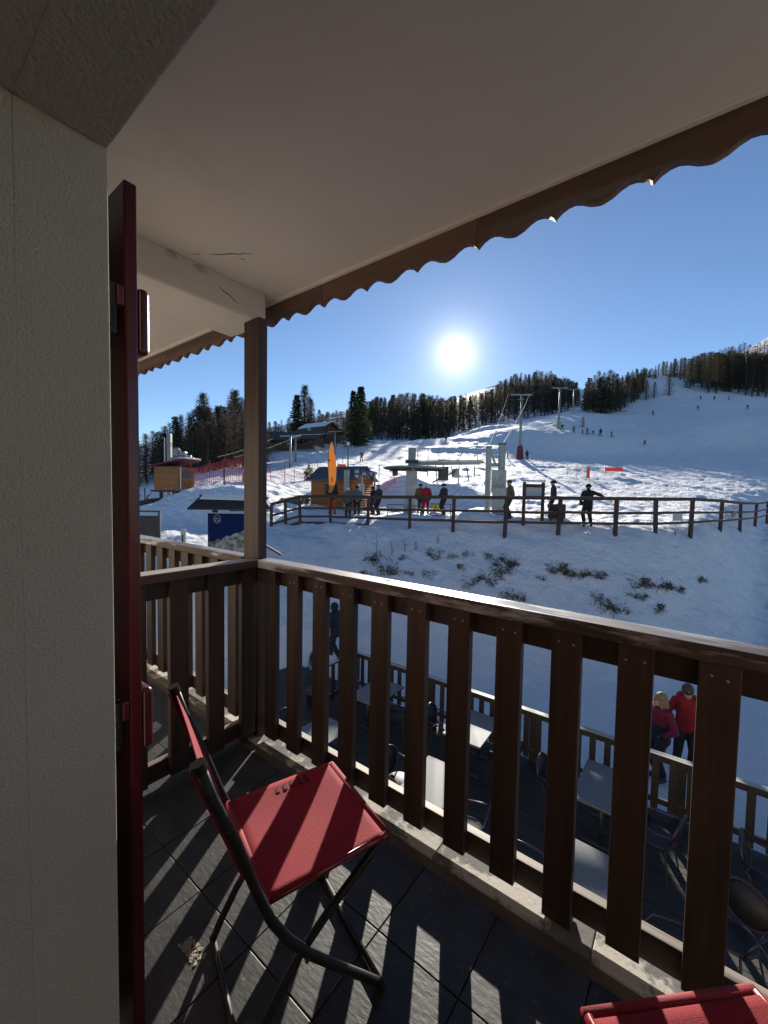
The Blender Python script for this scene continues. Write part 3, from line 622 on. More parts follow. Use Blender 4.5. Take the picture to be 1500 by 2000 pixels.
def make_table():
    t = thing('terrace_table', '', 'table', (0, 0, DZ), 0, 'terrace tables')
    tp = put('table_top', MB().box(-.36, .36, -.54, .54, .712, .738), 'table_top', t, bevel=.004)
    put('edge_band', MB().box(-.352, .352, -.532, .532, .694, .7115), 'table_edge', tp)
    for sy in (-1, 1):
        put('pedestal', MB().tube([(0, sy*.3, .03), (0, sy*.3, .69)], .03, 10), 'cast_iron', t, smooth=True)
        put('foot', MB().box(-.26, .26, sy*.3-.03, sy*.3+.03, 0, .03), 'cast_iron', t, bevel=.008)
    put('stretcher', MB().box(-.02, .02, -.27, .27, .66, .69), 'cast_iron', t)
    return t
def make_tchair():
    t = thing('terrace_chair', '', 'chair', (0, 0, DZ), 0, 'terrace chairs')
    put('seat', MB().lathe([(.20, .415), (.225, .425), (.225, .445), (.205, .455)], 20), 'rattan', t, smooth=True)
    for sx, sy in ((-1, -1), (1, -1), (-1, 1), (1, 1)):
        put('leg', MB().tube([(sx*.15, sy*.15, .42), (sx*.21, sy*.21, 0)], [.014, .011], 8), 'cast_iron', t)
    hoop = []
    for k in range(25):
        a_ = 2*math.pi*k/24; hoop.append((.235*math.cos(a_), -.20 - .05*(1 + math.sin(a_)), .68 + .20*math.sin(a_)))
    hb = put('back_hoop', MB().tube(hoop[:-1], .016, 8, closed=True), 'rattan_rim', t, smooth=True)
    V = [(0, -.262, .68)] + [(x*.94, y, .68 + (z-.68)*.94) for x, y, z in hoop[:-1]]
    V += [(x, y-.008, z) for x, y, z in V]
    F = [(0, 1+k, 1+(k+1) % 24) for k in range(24)] + [(25, 26+(k+1) % 24, 26+k) for k in range(24)] + [(1+k, 1+(k+1) % 24, 26+(k+1) % 24, 26+k) for k in range(24)]
    put('back_panel', MB().add(V, F), 'rattan', t, smooth=True)
    for sx in (-1, 1):
        put('armrest', MB().tube([(sx*.235, -.25, .69), (sx*.27, -.1, .66), (sx*.255, .1, .64), (sx*.215, .17, .56), (sx*.19, .16, .43)], .013, 8), 'rattan_rim', t, smooth=True)
        put('stile', MB().tube([(sx*.16, -.16, .42), (sx*.17, -.225, .54)], .012, 8), 'cast_iron', t)
    return t
tab = make_table(); tch = make_tchair()
tables = [(-5.40, 6.90, 'grey metal terrace table by the corner post of the terrace railing'),
          (-3.16, 6.98, 'grey metal terrace table dappled by light through the terrace railing'),
          (-2.98, 5.20, 'large looking sunlit grey terrace table seen just past the red chair seat'),
          (-.90, 6.78, 'grey terrace table against the terrace railing left of the two women'),
          (-.72, 4.94, 'grey terrace table with diagonal light patch nearest the balcony'),
          (-5.25, 4.95, 'grey terrace table half hidden at the far left gaps of the balcony railing'),
          (1.55, 6.6, 'terrace table at the right edge of the terrace, mostly out of view')]
firstc = True
for i, (x, y, lb) in enumerate(tables):
    rz = rnd.uniform(-.05, .05)
    if i == 0: tab.location = (x, y, DZ); tab.rotation_euler.z = rz; tab['label'] = lb
    else: dup(tab, (x, y, DZ), rz, lb)
chs = [(-5.95, 6.75, -90, 'dark round-backed chair left of the table by the corner post'), (-4.80, 6.95, 95, 'dark round-backed chair right of the table by the corner post'),
       (-3.78, 6.95, -85, 'dark round-backed chair left of the dappled terrace table'), (-2.52, 6.85, 80, 'dark round-backed chair right of the dappled terrace table'),
       (-3.62, 5.25, -95, 'dark chair with purple hoop back left of the sunlit terrace table'), (-2.33, 5.10, 100, 'dark chair with purple hoop back right of the sunlit terrace table'),
       (-1.55, 6.70, -90, 'dark round-backed chair left of the table against the terrace railing'), (-.24, 6.62, 75, 'dark hoop-backed chair below the two women at the terrace railing'),
       (-1.40, 4.85, -80, 'dark chair with plum hoop back left of the table nearest the balcony'), (-.06, 4.85, 95, 'dark round-backed chair right of the table nearest the balcony'),
       (-5.88, 4.95, -90, 'round-backed chair with bright rim at the far left of the terrace'), (-4.60, 4.80, 90, 'dark round-backed chair right of the half hidden far left table'),
       (.92, 6.70, -100, 'dark hoop-backed chair by the terrace railing at the right edge'), (.5, 5.6, 150, 'dark chair on the terrace in the gap at the lower right')]
for i, (x, y, rz, lb) in enumerate(chs):
    if i == 0: tch.location = (x, y, DZ); tch.rotation_euler.z = R(rz); tch['label'] = lb
    else: dup(tch, (x, y, DZ), R(rz), lb)
# potted conifer at the open corner of the terrace
pp = thing('potted_shrub', 'small green conifer in a dark pot at the corner of the terrace', 'shrub', (-7.05, 6.55, DZ))
put('pot', MB().lathe([(.14, 0), (.19, .32), (.205, .32), (.205, .36), (.17, .36)], 18), 'pot', pp, smooth=True)
put('stem', MB().tube([(0, 0, .34), (0.01, 0, .8), (0, .01, 1.25)], [.02, .014, .005], 6), 'stem', pp)
lv = MB(); r2 = random.Random(4)
for k in range(700):
    z = .42 + .85*r2.random()**.9; rr = .26*(1 - (z-.42)/.9)**.7*(.35 + .65*r2.random()); a_ = r2.uniform(0, 6.283)
    c = Vector((rr*math.cos(a_), rr*math.sin(a_), z)); d = Vector((math.cos(a_), math.sin(a_), .9)).normalized()
    u = d.cross(Vector((0, 0, 1))).normalized()
    lv.add([c - u*.012, c + u*.012, c + d*.06 + u*.006, c + d*.065 - u*.006], [(0, 1, 2, 3)])
put('foliage', lv.mesh('foliage', fix=False), 'shrub_leaf', pp)

# ------------------------------------------------------------------ wooden fence along the bank
FP = [(-5.71, 20.6, 4.624), (-5.084, 20.9, 4.811), (-4.37, 21, 5.033), (-2.681, 20.4, 5.068), (-0.745, 19.4, 5.087), (1.161, 18.3, 5.133), (2.984, 17.4, 5.174), (5.056, 16.8, 5.196), (7.142, 16.5, 5.216), (9.423, 16.5, 5.236), (11.33, 17, 5.242), (13.63, 18, 5.267), (17.85, 21.5, 5.181), (22.77, 26, 5.046), (27.44, 30, 4.99), (31.08, 33, 5.141), (33.56, 33, 5.351)]
fe = thing('snow_fence', 'long brown three-rail wooden fence along the top of the snowy bank', 'fence', W(FP[6]) - Vector((0, 0, 1.6)))
fo = fe.location.copy()
for i, p in enumerate(FP):
    w = W(p); g = ground(p[0], p[1]); lean = Vector((rnd.uniform(-.03, .03), rnd.uniform(-.03, .03), 0))
    put('post', MB().bar(Vector((w.x, w.y, min(g, w.z-1.35)-.25)) - fo + lean*2, w - Vector((0, 0, .05)) - fo, .135, .135, up=W((0, 1, 0))), 'fence_wood', fe, bevel=.012)
for i in range(len(FP)-1):
    a_, b_ = W(FP[i]), W(FP[i+1]); ex = (b_ - a_).normalized()*.03
    put('top_rail', MB().bar(a_ - ex - fo + Vector((0, 0, -.02)), b_ + ex - fo + Vector((0, 0, -.02 + .004*(i % 2))), .20, .145 + .003*(i % 2)), 'fence_wood', fe, bevel=.01)
    inn = W((0, -.085, 0))
    for dz, h in ((-.60, .11), (-1.03, .11)):
        put('rail', MB().bar(a_ - ex - fo + inn + Vector((0, 0, dz + rnd.uniform(-.02, .02))), b_ + ex - fo + inn + Vector((0, 0, dz + rnd.uniform(-.02, .02))), .05, h), 'fence_wood', fe, bevel=.008)
    if i in (1, 2, 3):
        put('kick_board', MB().bar(a_ - ex - fo + inn + Vector((0, 0, -1.38)), b_ + ex - fo + inn + Vector((0, 0, -1.38)), .06, .17), 'fence_wood', fe, bevel=.008)
# wooden step edge and beam where the fence starts on the left
bx = thing('timber_beam', 'weathered grey timber lying under the left end of the fence', 'beam', W((-5.548, 21.5, 3.625)))
put('beam', MB().bar(W((-.6, 0, -.35)), W((.7, .3, .05)), .22, .2), 'rock', bx, bevel=.03)
hb = thing('handrail', 'dark slanted handrail end showing beside the corner post', 'handrail', W((-2.433, 9, 3.935)))
put('rail', MB().bar(W((-.5, 0, .32)), W((.16, 0, -.06)), .06, .045), 'fence_wood', hb, bevel=.01)
put('post', MB().bar(W((-.42, 0, -3)), W((-.42, 0, .25)), .08, .08), 'fence_wood', hb)

def stand(a, d, dz=0.0):
    return W((a, d, ground(a, d) + dz))
# ------------------------------------------------------------------ notice board (seen from behind), litter bin
p = (6.333, 17.3, 5.929)
nb = thing('notice_board', 'framed wooden notice board seen from behind at the fence', 'board', stand(p[0], p[1]), HR)
h = p[2] - nb.location.z
for sx in (-1, 1): put('post', MB().box(sx*.40-.06, sx*.40+.06, -.05, .05, -.4, h-.08), 'fence_wood', nb, bevel=.01)
put('panel', MB().box(-.33, .33, -.02, .01, h-.72, h-.16), 'sign_grey', nb)
put('cross_bar', MB().box(-.34, .34, -.045, -.021, h-.30, h-.17), 'fence_wood', nb)
put('frame', MB().box(-.50, .50, -.06, .09, h-.80, h-.70), 'fence_wood', nb, bevel=.01)
put('roof_board', MB().box(-.48, .48, -.10, .10, h-.06, h), 'sign_grey', nb, bevel=.008)
p = (7.305, 17.2, 4.929)
lb_ = thing('litter_bin', 'barrel shaped litter bin of dark wooden slats behind the fence', 'bin', stand(p[0], p[1], .05), HR)
h = p[2] - lb_.location.z
for k in range(18):
    a_ = 2*math.pi*k/18
    put('slat', MB().box(-.055, .055, -.012, .012, .12, h), 'bin_wood', lb_, loc=(.33*math.cos(a_), .33*math.sin(a_), 0), rot=(0, 0, a_ + math.pi/2))
put('liner', MB().lathe([(.29, .13), (.29, h-.04), (.27, h-.04)], 18), 'deck_dark', lb_, smooth=True)
for sx in (-1, 1): put('leg', MB().box(sx*.25-.03, sx*.25+.03, -.03, .03, -.3, .14), 'bin_wood', lb_)

# ------------------------------------------------------------------ log ticket hut
p = (-2.788, 27, 3.953)
hut = thing('ticket_hut', 'small honey coloured log hut with grey ribbed roof beside the lift', 'hut', stand(p[0], p[1], -.05), HR + R(-28))
HL, HW, HH = 1.55, 1.15, 1.95        # half length, half width, wall height
for k in range(13):
    z0 = k*HH/13
    for sy in (-1, 1): put('log', MB().tube([(-HL-.08, sy*HW, z0 + .075), (HL+.08, sy*HW, z0 + .075)], .08, 8), 'log_wood', hut, smooth=True)
    for sx in (-1, 1): put('log', MB().tube([(sx*HL, -HW-.08, z0 + .15), (sx*HL, HW+.08, z0 + .15)], .08, 8), 'log_wood', hut, smooth=True)
for sx in (-1, 1): put('gable', MB().prism([(-HW, HH), (HW, HH), (0, HH+.72)], 'x', sx*HL-.05, sx*HL+.05), 'log_wood', hut)
for sy in (-1, 1):
    rf = put('roof', MB().hexa([(-HL-.35, 0, HH+.76), (HL+.35, 0, HH+.76), (HL+.35, sy*(HW+.35), HH-.15), (-HL-.35, sy*(HW+.35), HH-.15),
                           (-HL-.35, 0, HH+.82), (HL+.35, 0, HH+.82), (HL+.35, sy*(HW+.35), HH-.09), (-HL-.35, sy*(HW+.35), HH-.09)]), 'roof_metal', hut)
    for k in range(16):
        x = -HL-.3 + k*(2*HL+.6)/15
        put('rib', MB().bar((x, sy*.02, HH+.84), (x, sy*(HW+.34), HH-.075), .035, .03), 'roof_metal', rf)
wd = put('window', MB().box(HL+.081, HL+.11, -.75, .05, .95, 1.65), 'white_paint', hut)
put('pane', MB().box(HL+.111, HL+.115, -.68, -.02, 1.02, 1.58), 'sign_grey', wd)
put('window', MB().box(-.5, .45, -HW-.10, -HW-.082, 1.0, 1.6), 'log_dark', hut)
put('lamp', MB().lathe([(.05, 0), (.09, .05), (.09, .22), (.03, .26)], 10, (.35, -HW-.16, 1.3)), 'maroon' if 'maroon' in MATS else 'red_paint', hut)
# grey guide post and blue sign posts
p = (-2.239, 24, 6.577)
gp = thing('guide_post', 'thick grey steel post in front of the log hut', 'post', stand(p[0], p[1], -.1), HR)
put('column', MB().box(-.15, .15, -.1, .1, 0, p[2]-gp.location.z), 'grey_steel', gp, bevel=.02)
put('cap', MB().box(-.17, .17, -.12, .12, p[2]-gp.location.z, p[2]-gp.location.z+.05), 'dark_steel', gp)
def pictogram(parent, kind, y):
    b_ = MB()
    if kind == 'pair':
        for sx in (-1, 1): b_.lathe([(.032, -.01), (.032, .01)], 10, (sx*.055, 0, 0)); 
        b_ = MB()
        for sx in (-1, 1):
            b_.box(sx*.06-.03, sx*.06+.03, y-.004, y, -.10, .02); b_.box(sx*.06-.018, sx*.06+.018, y-.004, y, .035, .075)
    elif kind == 'ski':
        b_.bar((-.12, y-.002, .06), (.06, y-.002, -.09), .004, .035, up=(0, 0, 1)); b_.bar((-.02, y-.002, -.02), (.07, y-.002, .09), .004, .05); b_.box(.06, .10, y-.004, y, .09, .13)
    else:
        for sx in (-1, 1):
            b_.box(sx*.06-.02, sx*.06+.02, y-.004, y, -.02, .16)
            for q in range(3): b_.box(sx*.06-.045, sx*.06+.045, y-.0045, y-.0005, .03+.045*q, .045+.045*q)
        b_.box(-.10, .10, y-.004, y, -.20, -.14); b_.box(-.07, .07, y-.004, y, -.26, -.22)
    put('pictogram', b_, 'white_paint', parent)
for px_, lab, cc in (((-1.455, 23.5, 6.446), 'grey post carrying a blue rectangular and a round ski sign', 0), ((-0.629, 23.5, 6.402), 'grey post carrying the right hand round blue ski sign', 1)):
    sp = thing('sign_post', lab, 'sign', stand(px_[0], px_[1], -.1), HR, 'blue ski sign posts')
    h = px_[2] - sp.location.z
    put('pole', MB().box(-.05, .05, -.04, .04, 0, h+.1), 'grey_steel', sp, loc=(.16 if cc == 0 else .06, 0, 0))
    if cc == 0:
        s_ = put('sign_plate', MB().box(-.14, .14, -.075, -.06, -.30, .30), 'sign_blue', sp, loc=(-.14, 0, h-.05)); pictogram(s_, 'panel', -.0755)
        s_ = put('sign_plate', MB().prism([(.20*math.cos(2*math.pi*k/28), .20*math.sin(2*math.pi*k/28)) for k in range(28)], 'y', -.075, -.06), 'sign_blue', sp, loc=(.28, 0, h-.08)); pictogram(s_, 'pair', -.0755)
    else:
        s_ = put('sign_plate', MB().prism([(.20*math.cos(2*math.pi*k/28), .20*math.sin(2*math.pi*k/28)) for k in range(28)], 'y', -.075, -.06), 'sign_blue', sp, loc=(-.14, 0, h-.05)); pictogram(s_, 'ski', -.0755)
        put('bracket', MB().box(.0, .2, -.05, .05, h-.05, h+.06), 'grey_steel', sp)
# feather flag with its number
p = (-2.779, 20.9, 7.854)
fg = thing('feather_flag', 'tall orange feather flag with a black number 3 at the fence', 'flag', stand(p[0], p[1], -.2), HR)
h = p[2] - fg.location.z
pole = [(-.02, 0, 0), (-.02, 0, h-2.45), (-.09, 0, h-2.2), (-.125, 0, h-1.2), (-.10, 0, h-.5), (0, 0, h-.12), (.06, 0, h+.04)]
put('pole', MB().tube(pole, [.02, .02, .018, .016, .012, .008, .004], 8), 'black_iron', fg)
edge = [(0, 2.45, .12), (.15, 2.40, .12), (.17, 2.2, .09)]
prof = [(-2.62, -.10, .02), (-2.4, -.06, .11), (-2.0, -.085, .185), (-1.5, -.115, .20), (-1.0, -.115, .175), (-.6, -.10, .12), (-.3, -.05, .09), (-.1, .01, .06), (.02, .045, .05)]
V = []; 
for z, x0, x1 in prof:
    for t_ in (0, .5, 1): V.append((x0+(x1-x0)*t_*1.35, .015*math.sin(6*z+3*t_)-.005, h+z))
k0 = len(V); V += [(x, y+.006, z) for x, y, z in V]; F = []
for i in range(len(prof)-1):
    for j in range(2): a_ = i*3+j; F.append((a_, a_+1, a_+4, a_+3)); F.append((k0+a_+3, k0+a_+4, k0+a_+1, k0+a_))
sail = put('sail', MB().add(V, F), 'flag_orange', fg, smooth=True)
def text_mesh(s, size, name='lettering'):
    cu = bpy.data.curves.new(name, 'FONT'); cu.body = s; cu.size = size; cu.align_x = 'CENTER'; cu.align_y = 'CENTER'; cu.extrude = .002
    to = bpy.data.objects.new(name, cu); COL.objects.link(to)
    me = bpy.data.meshes.new_from_object(to.evaluated_get(bpy.context.evaluated_depsgraph_get())); bpy.data.objects.remove(to); me.name = name
    return me
put('number', text_mesh('3', .34), 'black_iron', sail, loc=(.075, -.032, h-1.95), rot=(R(90), 0, 0))
put('number_mark', MB().box(-.09, -.02, -.035, -.028, h-1.02, h-.92), 'black_iron', sail)
put('number_mark', MB().bar((-.04, -.031, h-1.0), (.04, -.031, h-1.06), .05, .03), 'white_paint', sail)

# ------------------------------------------------------------------ chairlift station
p = (1.781, 27, 8.258)
ls = thing('lift_station', 'grey steel chairlift station with horizontal bull wheel and gangway', 'ski lift', stand(p[0], p[1], -.2), HR)
O = ls.location.copy(); gz = O.z
def L_(px):            # hill-frame point to station frame
    w = W(px) - O; return Vector((w.x*CY - w.y*SY, w.x*SY + w.y*CY, w.z))
def zpx(q): return L_(q).z
top = zpx(p)
put('column', MB().box(-.35, .35, -.3, .3, 0, 3.0), 'grey_steel', ls, bevel=.03)
put('column', MB().box(-.24, .24, -.2, .2, 3.0, top), 'grey_steel', ls, bevel=.03)
put('collar', MB().box(-.42, .42, -.36, .36, top-1.0, top-.8), 'dark_steel', ls, bevel=.02)
wz = zpx((1.808, 27, 6.948))
put('bull_wheel', MB().lathe([(.2, -.06), (1.6, -.06), (1.95, -.10), (2.0, -.02), (1.95, .04), (1.6, .03), (.2, .08)], 40, (.15, 0, wz)), 'dark_steel', ls, smooth=False)
put('wheel_ring', MB().tube([(.15 + 2.0*math.cos(2*math.pi*k/40), 2.0*math.sin(2*math.pi*k/40), wz-.02) for k in range(40)], .05, 6, closed=True), 'grey_steel', ls, smooth=True)
for k in range(8):
    a_ = 2*math.pi*k/8 + .2
    put('spoke', MB().bar((.15, 0, wz-.16), (.15 + 1.9*math.cos(a_), 1.9*math.sin(a_), wz-.13), .09, .08), 'dark_steel', ls)
put('roller', MB().lathe([(.16, 0), (.18, .05), (.18, .3), (.12, .36)], 14, (-1.1, -.3, wz-.55)), 'dark_steel', ls)
# gangway with railing
g0, g1 = L_((2.038, 27, 7.255)), L_((6.531, 27, 7.402))
put('main_beam', MB().bar(g0, g1, .2, .15), 'grey_steel', ls)
put('main_beam', MB().bar(g0 + Vector((0, 1.0, 0)), g1 + Vector((0, 1.0, 0)), .2, .15), 'grey_steel', ls)
put('grating', MB().bar(g0 + Vector((.1, .5, .17)), g1 + Vector((0, .5, .17)), .9, .04), 'grey_steel', ls)
rl = [L_((2.152, 27, 8.231)), L_((4.243, 27, 8.302))]
put('guard_rail', MB().tube([rl[0], rl[1]], .022, 6), 'grey_steel', ls)
for k in range(4):
    a_ = rl[0].lerp(rl[1], k/3); put('guard_post', MB().tube([a_, (a_.x, a_.y, g0.z+.1)], .02, 6), 'grey_steel', ls)
a_ = rl[0].lerp(rl[1], 0); put('guard_rail', MB().tube([Vector((rl[0].x, rl[0].y, (rl[0].z+g0.z)/2)), Vector((rl[1].x, rl[1].y, (rl[0].z+g0.z)/2))], .016, 6), 'grey_steel', ls)
for k in range(7):
    x = g0.x + .8 + k*.52
    put('strut', MB().bar((x, .1, g0.z-.1), (x + .15*(k % 2), .1, g0.z-.85 - .25*((k*5) % 3)), .06, .05), 'dark_steel', ls)
put('motor', MB().box(1.8, 2.4, -.3, .5, g0.z-1.1, g0.z-.2), 'dark_steel', ls, bevel=.05)
put('motor', MB().lathe([(.2, 0), (.26, .1), (.26, .5), (.15, .6)], 14, (2.9, 0, g0.z-.9)), 'grey_steel', ls)
for q0, q1 in (((4.776, 27, 7.304), (5.189, 27, 8.285)), ((5.189, 27, 8.285), (6.028, 27, 8.434)), ((6.028, 27, 8.434), (6.123, 27, 7.496)), ((4.776, 27, 7.304), (4.697, 27, 6.46)), ((5.08, 27, 7.309), (5.141, 27, 6.299))):
    put('guard_post', MB().tube([L_(q0), L_(q1)], .022, 6), 'grey_steel', ls)
put('counter_lever', MB().bar(L_((3.112, 26.4, 6.011)), L_((4.583, 26.4, 6.764)), .12, .1), 'dark_steel', ls)
# right-hand tension tower
p = (6.449, 23.5, 4.286)
tw = thing('tension_tower', 'pair of grey steel columns with pale control cabin right of the bull wheel', 'ski lift', stand(p[0], p[1], -.2), HR)
O = tw.location.copy()
for q, wd_ in (((5.953, 23.5, 7.982), .13), ((6.71, 23.5, 8.17), .17)):
    t_ = L_(q); put('column', MB().box(t_.x-wd_, t_.x+wd_, -.15, .15, 0, t_.z), 'grey_steel', tw, bevel=.02)
    put('column_cap', MB().box(t_.x-wd_-.03, t_.x+wd_+.03, -.18, .18, t_.z, t_.z+.06), 'dark_steel', tw)
a_, b_ = L_((6.046, 23.5, 7.809)), L_((6.365, 23.5, 6.995)); put('brace', MB().bar(a_, b_, .1, .1), 'grey_steel', tw)
a_, b_ = L_((6.189, 23.5, 6.992)), L_((6.571, 23.5, 6.999)); put('brace', MB().bar(a_ - Vector((.2, 0, 0)), b_, .14, .2), 'grey_steel', tw)
a_, b_ = L_((6.08, 23.5, 6.697)), L_((6.916, 23.5, 5.418))
n_ = 4
for k in range(n_):
    x0 = a_.x + (b_.x-a_.x)*k/n_; x1 = a_.x + (b_.x-a_.x)*(k+1)/n_
    put('panel', MB().box(x0+.008, x1-.008, -.32, -.22, b_.z, a_.z), 'pale_concrete', tw)
a_, b_ = L_((6.117, 23.3, 5.696)), L_((6.954, 23.3, 4.217))
put('cabin', MB().box(a_.x, b_.x, -.9, -.35, max(.1, b_.z), a_.z), 'pale_concrete', tw, bevel=.03)
# queue barriers by the lift
for i, (q0, q1, lab) in enumerate((((0.183, 21.6, 4.674), (1.08, 21.6, 4.663), 'low grey tube barrier right of the log hut'), ((1.195, 21.2, 4.624), (1.915, 21.2, 4.636), 'low grey tube barrier left of the person in red'), ((2.399, 20.8, 4.763), (3.394, 20.8, 4.754), 'low grey tube barrier behind the dark skier by the lift'))):
    br = thing('queue_barrier', lab, 'barrier', stand(q0[0], q0[1], -.05), HR, 'lift queue barriers'); O = br.location.copy()
    A, B = L_(q0), L_(q1); 
    put('frame', MB().tube([(A.x, 0, 0), A, B, (B.x, B.y, -.1)], .025, 8), 'dark_steel', br)
    put('mid_bar', MB().tube([A - Vector((0, 0, .35)), B - Vector((0, 0, .35))], .02, 6), 'dark_steel', br)
p = (2.651, 20.9, 4.607); yb = thing('warning_sign', 'small yellow warning sign on the lift barrier', 'sign', W(p), HR)
put('plate', MB().box(-.17, .17, -.05, -.035, -.17, .17), 'yellow', yb); put('pictogram', MB().bar((-.05, -.053, .06), (.05, -.053, -.07), .004, .05), 'black_iron', yb)

# ------------------------------------------------------------------ lift pylons and cables
def pylon(q, top_q, lab, wd_=.28, padded=True, cross=2.0):
    t = thing('lift_pylon', lab, 'pylon', W((q[0], q[1], ground(q[0], q[1])-.3)), HR, 'chairlift pylons')
    h = top_q[2] - t.location.z
    put('mast', MB().tube([(0, 0, 0), (0, 0, h)], [wd_, wd_*.72], 12), 'grey_steel', t, smooth=True)
    put('cross_arm', MB().bar((-cross, 0, h-.1), (cross, 0, h-.1), .25, .28), 'grey_steel', t)
    for sx in (-1, 1):
        put('sheave_train', MB().bar((sx*cross, -1.1, h+.12), (sx*cross, 1.1, h+.02), .12, .16), 'dark_steel', t)
    put('work_platform', MB().box(-.5, .5, -.35, .35, h-1.0, h-.93), 'grey_steel', t)
    if padded: put('base_pad', MB().lathe([(wd_*2.6, 0), (wd_*2.2, 1.6), (wd_*1.75, 2.7), (wd_, 2.75)], 12), 'cloth_maroon', t)
    else: put('base_pad', MB().lathe([(wd_*2.0, 0), (wd_*1.8, 2.2), (wd_, 2.25)], 12), 'pale_concrete', t)
    return t, W(top_q)
py1, t1 = pylon((25.5, 77.5, 12.42), (25.01, 77.5, 24.19), 'tall grey lift pylon with dark red padded base casting a long shadow')
py2, t2 = pylon((45.09, 107, 22.73), (44.69, 107, 33.26), 'grey lift pylon on the crest above the row of small skiers', padded=False)
py3, t3 = pylon((68.28, 150, 33.9), (67.69, 150, 44.03), 'thin far lift pylon at the edge of the dark wood', padded=False, wd_=.25)
def cable(name, a, b, sag, r, lab, m_='cable_matt'):
    pts = [a.lerp(b, k/14) - Vector((0, 0, sag*4*(k/14)*(1-k/14))) for k in range(15)]
    o = put(name, MB().tube([p - a for p in pts], r, 5), m_, loc=a, label=lab, cat='cable', group='lift cables')
    return o
base = W((7.04, 27, 7.344)); base2 = W((6.911, 24, 8.292))
cable('lift_cable', W((6.364, 27, 7.332)), t1 + W((-2, 0, .25)), .5, .022, 'left rope of the chairlift from station to first pylon')
cable('lift_cable', base2, t1 + W((2, 0, .25)), .4, .022, 'right rope of the chairlift from tower to first pylon')
cable('lift_cable', t1 + W((-2, 0, .25)), t2 + W((-2, 0, .25)), .4, .028, 'left chairlift rope between the two near pylons')
cable('lift_cable', t1 + W((2, 0, .25)), t2 + W((2, 0, .25)), .4, .028, 'right chairlift rope between the two near pylons')
cable('lift_cable', t2 + W((-2, 0, .25)), t3 + W((-2, 0, .25)), .6, .03, 'left chairlift rope on to the far pylon')
cable('lift_cable', t2 + W((2, 0, .25)), t3 + W((2, 0, .25)), .6, .03, 'right chairlift rope on to the far pylon')
# drag-lift pylons by the chalets on the left
def tpole(q, tq, lab, arm=1.3):
    t = thing('drag_lift_pylon', lab, 'pylon', W((q[0], q[1], ground(q[0], q[1])-.2)), HR, 'drag lift pylons'); h = tq[2]-t.location.z
    put('mast', MB().tube([(0, 0, 0), (0, 0, h)], [.16, .13], 10), 'grey_steel', t, smooth=True)
    put('cross_arm', MB().bar((-arm, 0, h-.15), (arm, 0, h-.02), .14, .14), 'grey_steel', t)
    for sx in (-1, 1): put('sheave', MB().lathe([(.14, -.03), (.14, .03)], 12, (sx*arm, 0, h+.05)), 'dark_steel', t)
    return W(tq)
ta = tpole((-12.03, 52, 9.236), (-12.05, 52, 12.34), 'grey T-shaped drag lift pylon in front of the dark chalets')
tb_ = tpole((-9.57, 78, 13.1), (-9.614, 78, 16.78), 'grey drag lift pylon behind the orange flag', 1.2)
tc_ = tpole((-13.13, 60, 10.23), (-13.15, 60, 13.28), 'thin second drag lift pylon just right of the T-shaped one', .7)
for dx in (-1.2, 1.2):
    cable('drag_cable', W((-11.71, 30, 7.673)) + W((dx*.5, 0, 0)), ta + W((dx, 0, .1)), .25, .011, 'drag lift rope rising from the orange lift cabin' if dx < 0 else 'second drag lift rope rising from the orange lift cabin')
    cable('drag_cable', ta + W((dx, 0, .1)), tb_ + W((dx, 0, .1)), .25, .012, 'drag lift rope crossing in front of the chalets' if dx < 0 else 'second drag lift rope crossing in front of the chalets')
    cable('drag_cable', tb_ + W((dx, 0, .1)), W(((-7.94, 120, 25.45))) + W((dx, 0, 0)), .4, .014, 'drag lift rope running up to the twin pine' if dx < 0 else 'second drag lift rope running up to the twin pine')

# ------------------------------------------------------------------ operator cabin on stilts, left
p = (-13.9, 27, 5.216)
oc = thing('lift_cabin', 'orange wooden lift cabin on stilts below the dark wood', 'hut', W((p[0], p[1], p[2])), HR + R(-14))
for k in range(9):
    z0 = k*.165
    put('board', MB().box(-.95, .82, -.72, -.69, z0+.003, z0+.162), 'log_wood', oc)
    put('board', MB().box(.82, .85, -.72, .8, z0+.003, z0+.162), 'log_wood', oc)
put('wall', MB().box(-.94, .815, -.688, .8, 0, 1.55), 'log_dark', oc)
put('door_frame', MB().box(.852, .88, -.5, -.42, .05, 1.5), 'white_paint', oc); put('window', MB().box(.852, .87, -.3, .5, .8, 1.3), 'window_glass', oc)
put('roof', MB().hexa([(-1.15, -.95, 1.50), (1.25, -.95, 1.92), (1.25, 1.0, 1.92), (-1.15, 1.0, 1.50), (-1.15, -.95, 1.58), (1.25, -.95, 2.0), (1.25, 1.0, 2.0), (-1.15, 1.0, 1.58)]), 'cloth_maroon', oc)
put('roof_snow', MB().box(.75, 1.35, -.6, .9, 2.01, 2.12), 'snow', oc, bevel=.04)
for sx, sy in ((-.6, -.5), (-.6, .6), (.5, .6)): put('stilt', MB().tube([(sx, sy, -1.6), (sx, sy, .02)], .11, 8), 'log_dark', oc)
put('floor_beam', MB().box(-1.35, .95, -.6, -.45, -.14, -.01), 'log_dark', oc)
p = (-14.8, 27.5, 6.992); q = (-14.78, 27.5, 9.043)
lm = thing('lift_gantry', 'grey steel gantry and winch standing above the orange lift cabin', 'machine', W((p[0], p[1]+.6, ground(p[0], p[1]+.6)-.1)), HR)
h = q[2] - lm.location.z; zz = p[2] - lm.location.z
put('mast', MB().box(-.13, .13, -.13, .13, 0, h), 'grey_steel', lm, bevel=.01)
put('thin_mast', MB().tube([(-.35, 0, 0), (-.35, 0, h-.25)], .035, 6), 'grey_steel', lm)
put('boom', MB().bar((.0, 0, zz+.35), (1.5, 0, zz+.55), .18, .14), 'grey_steel', lm)
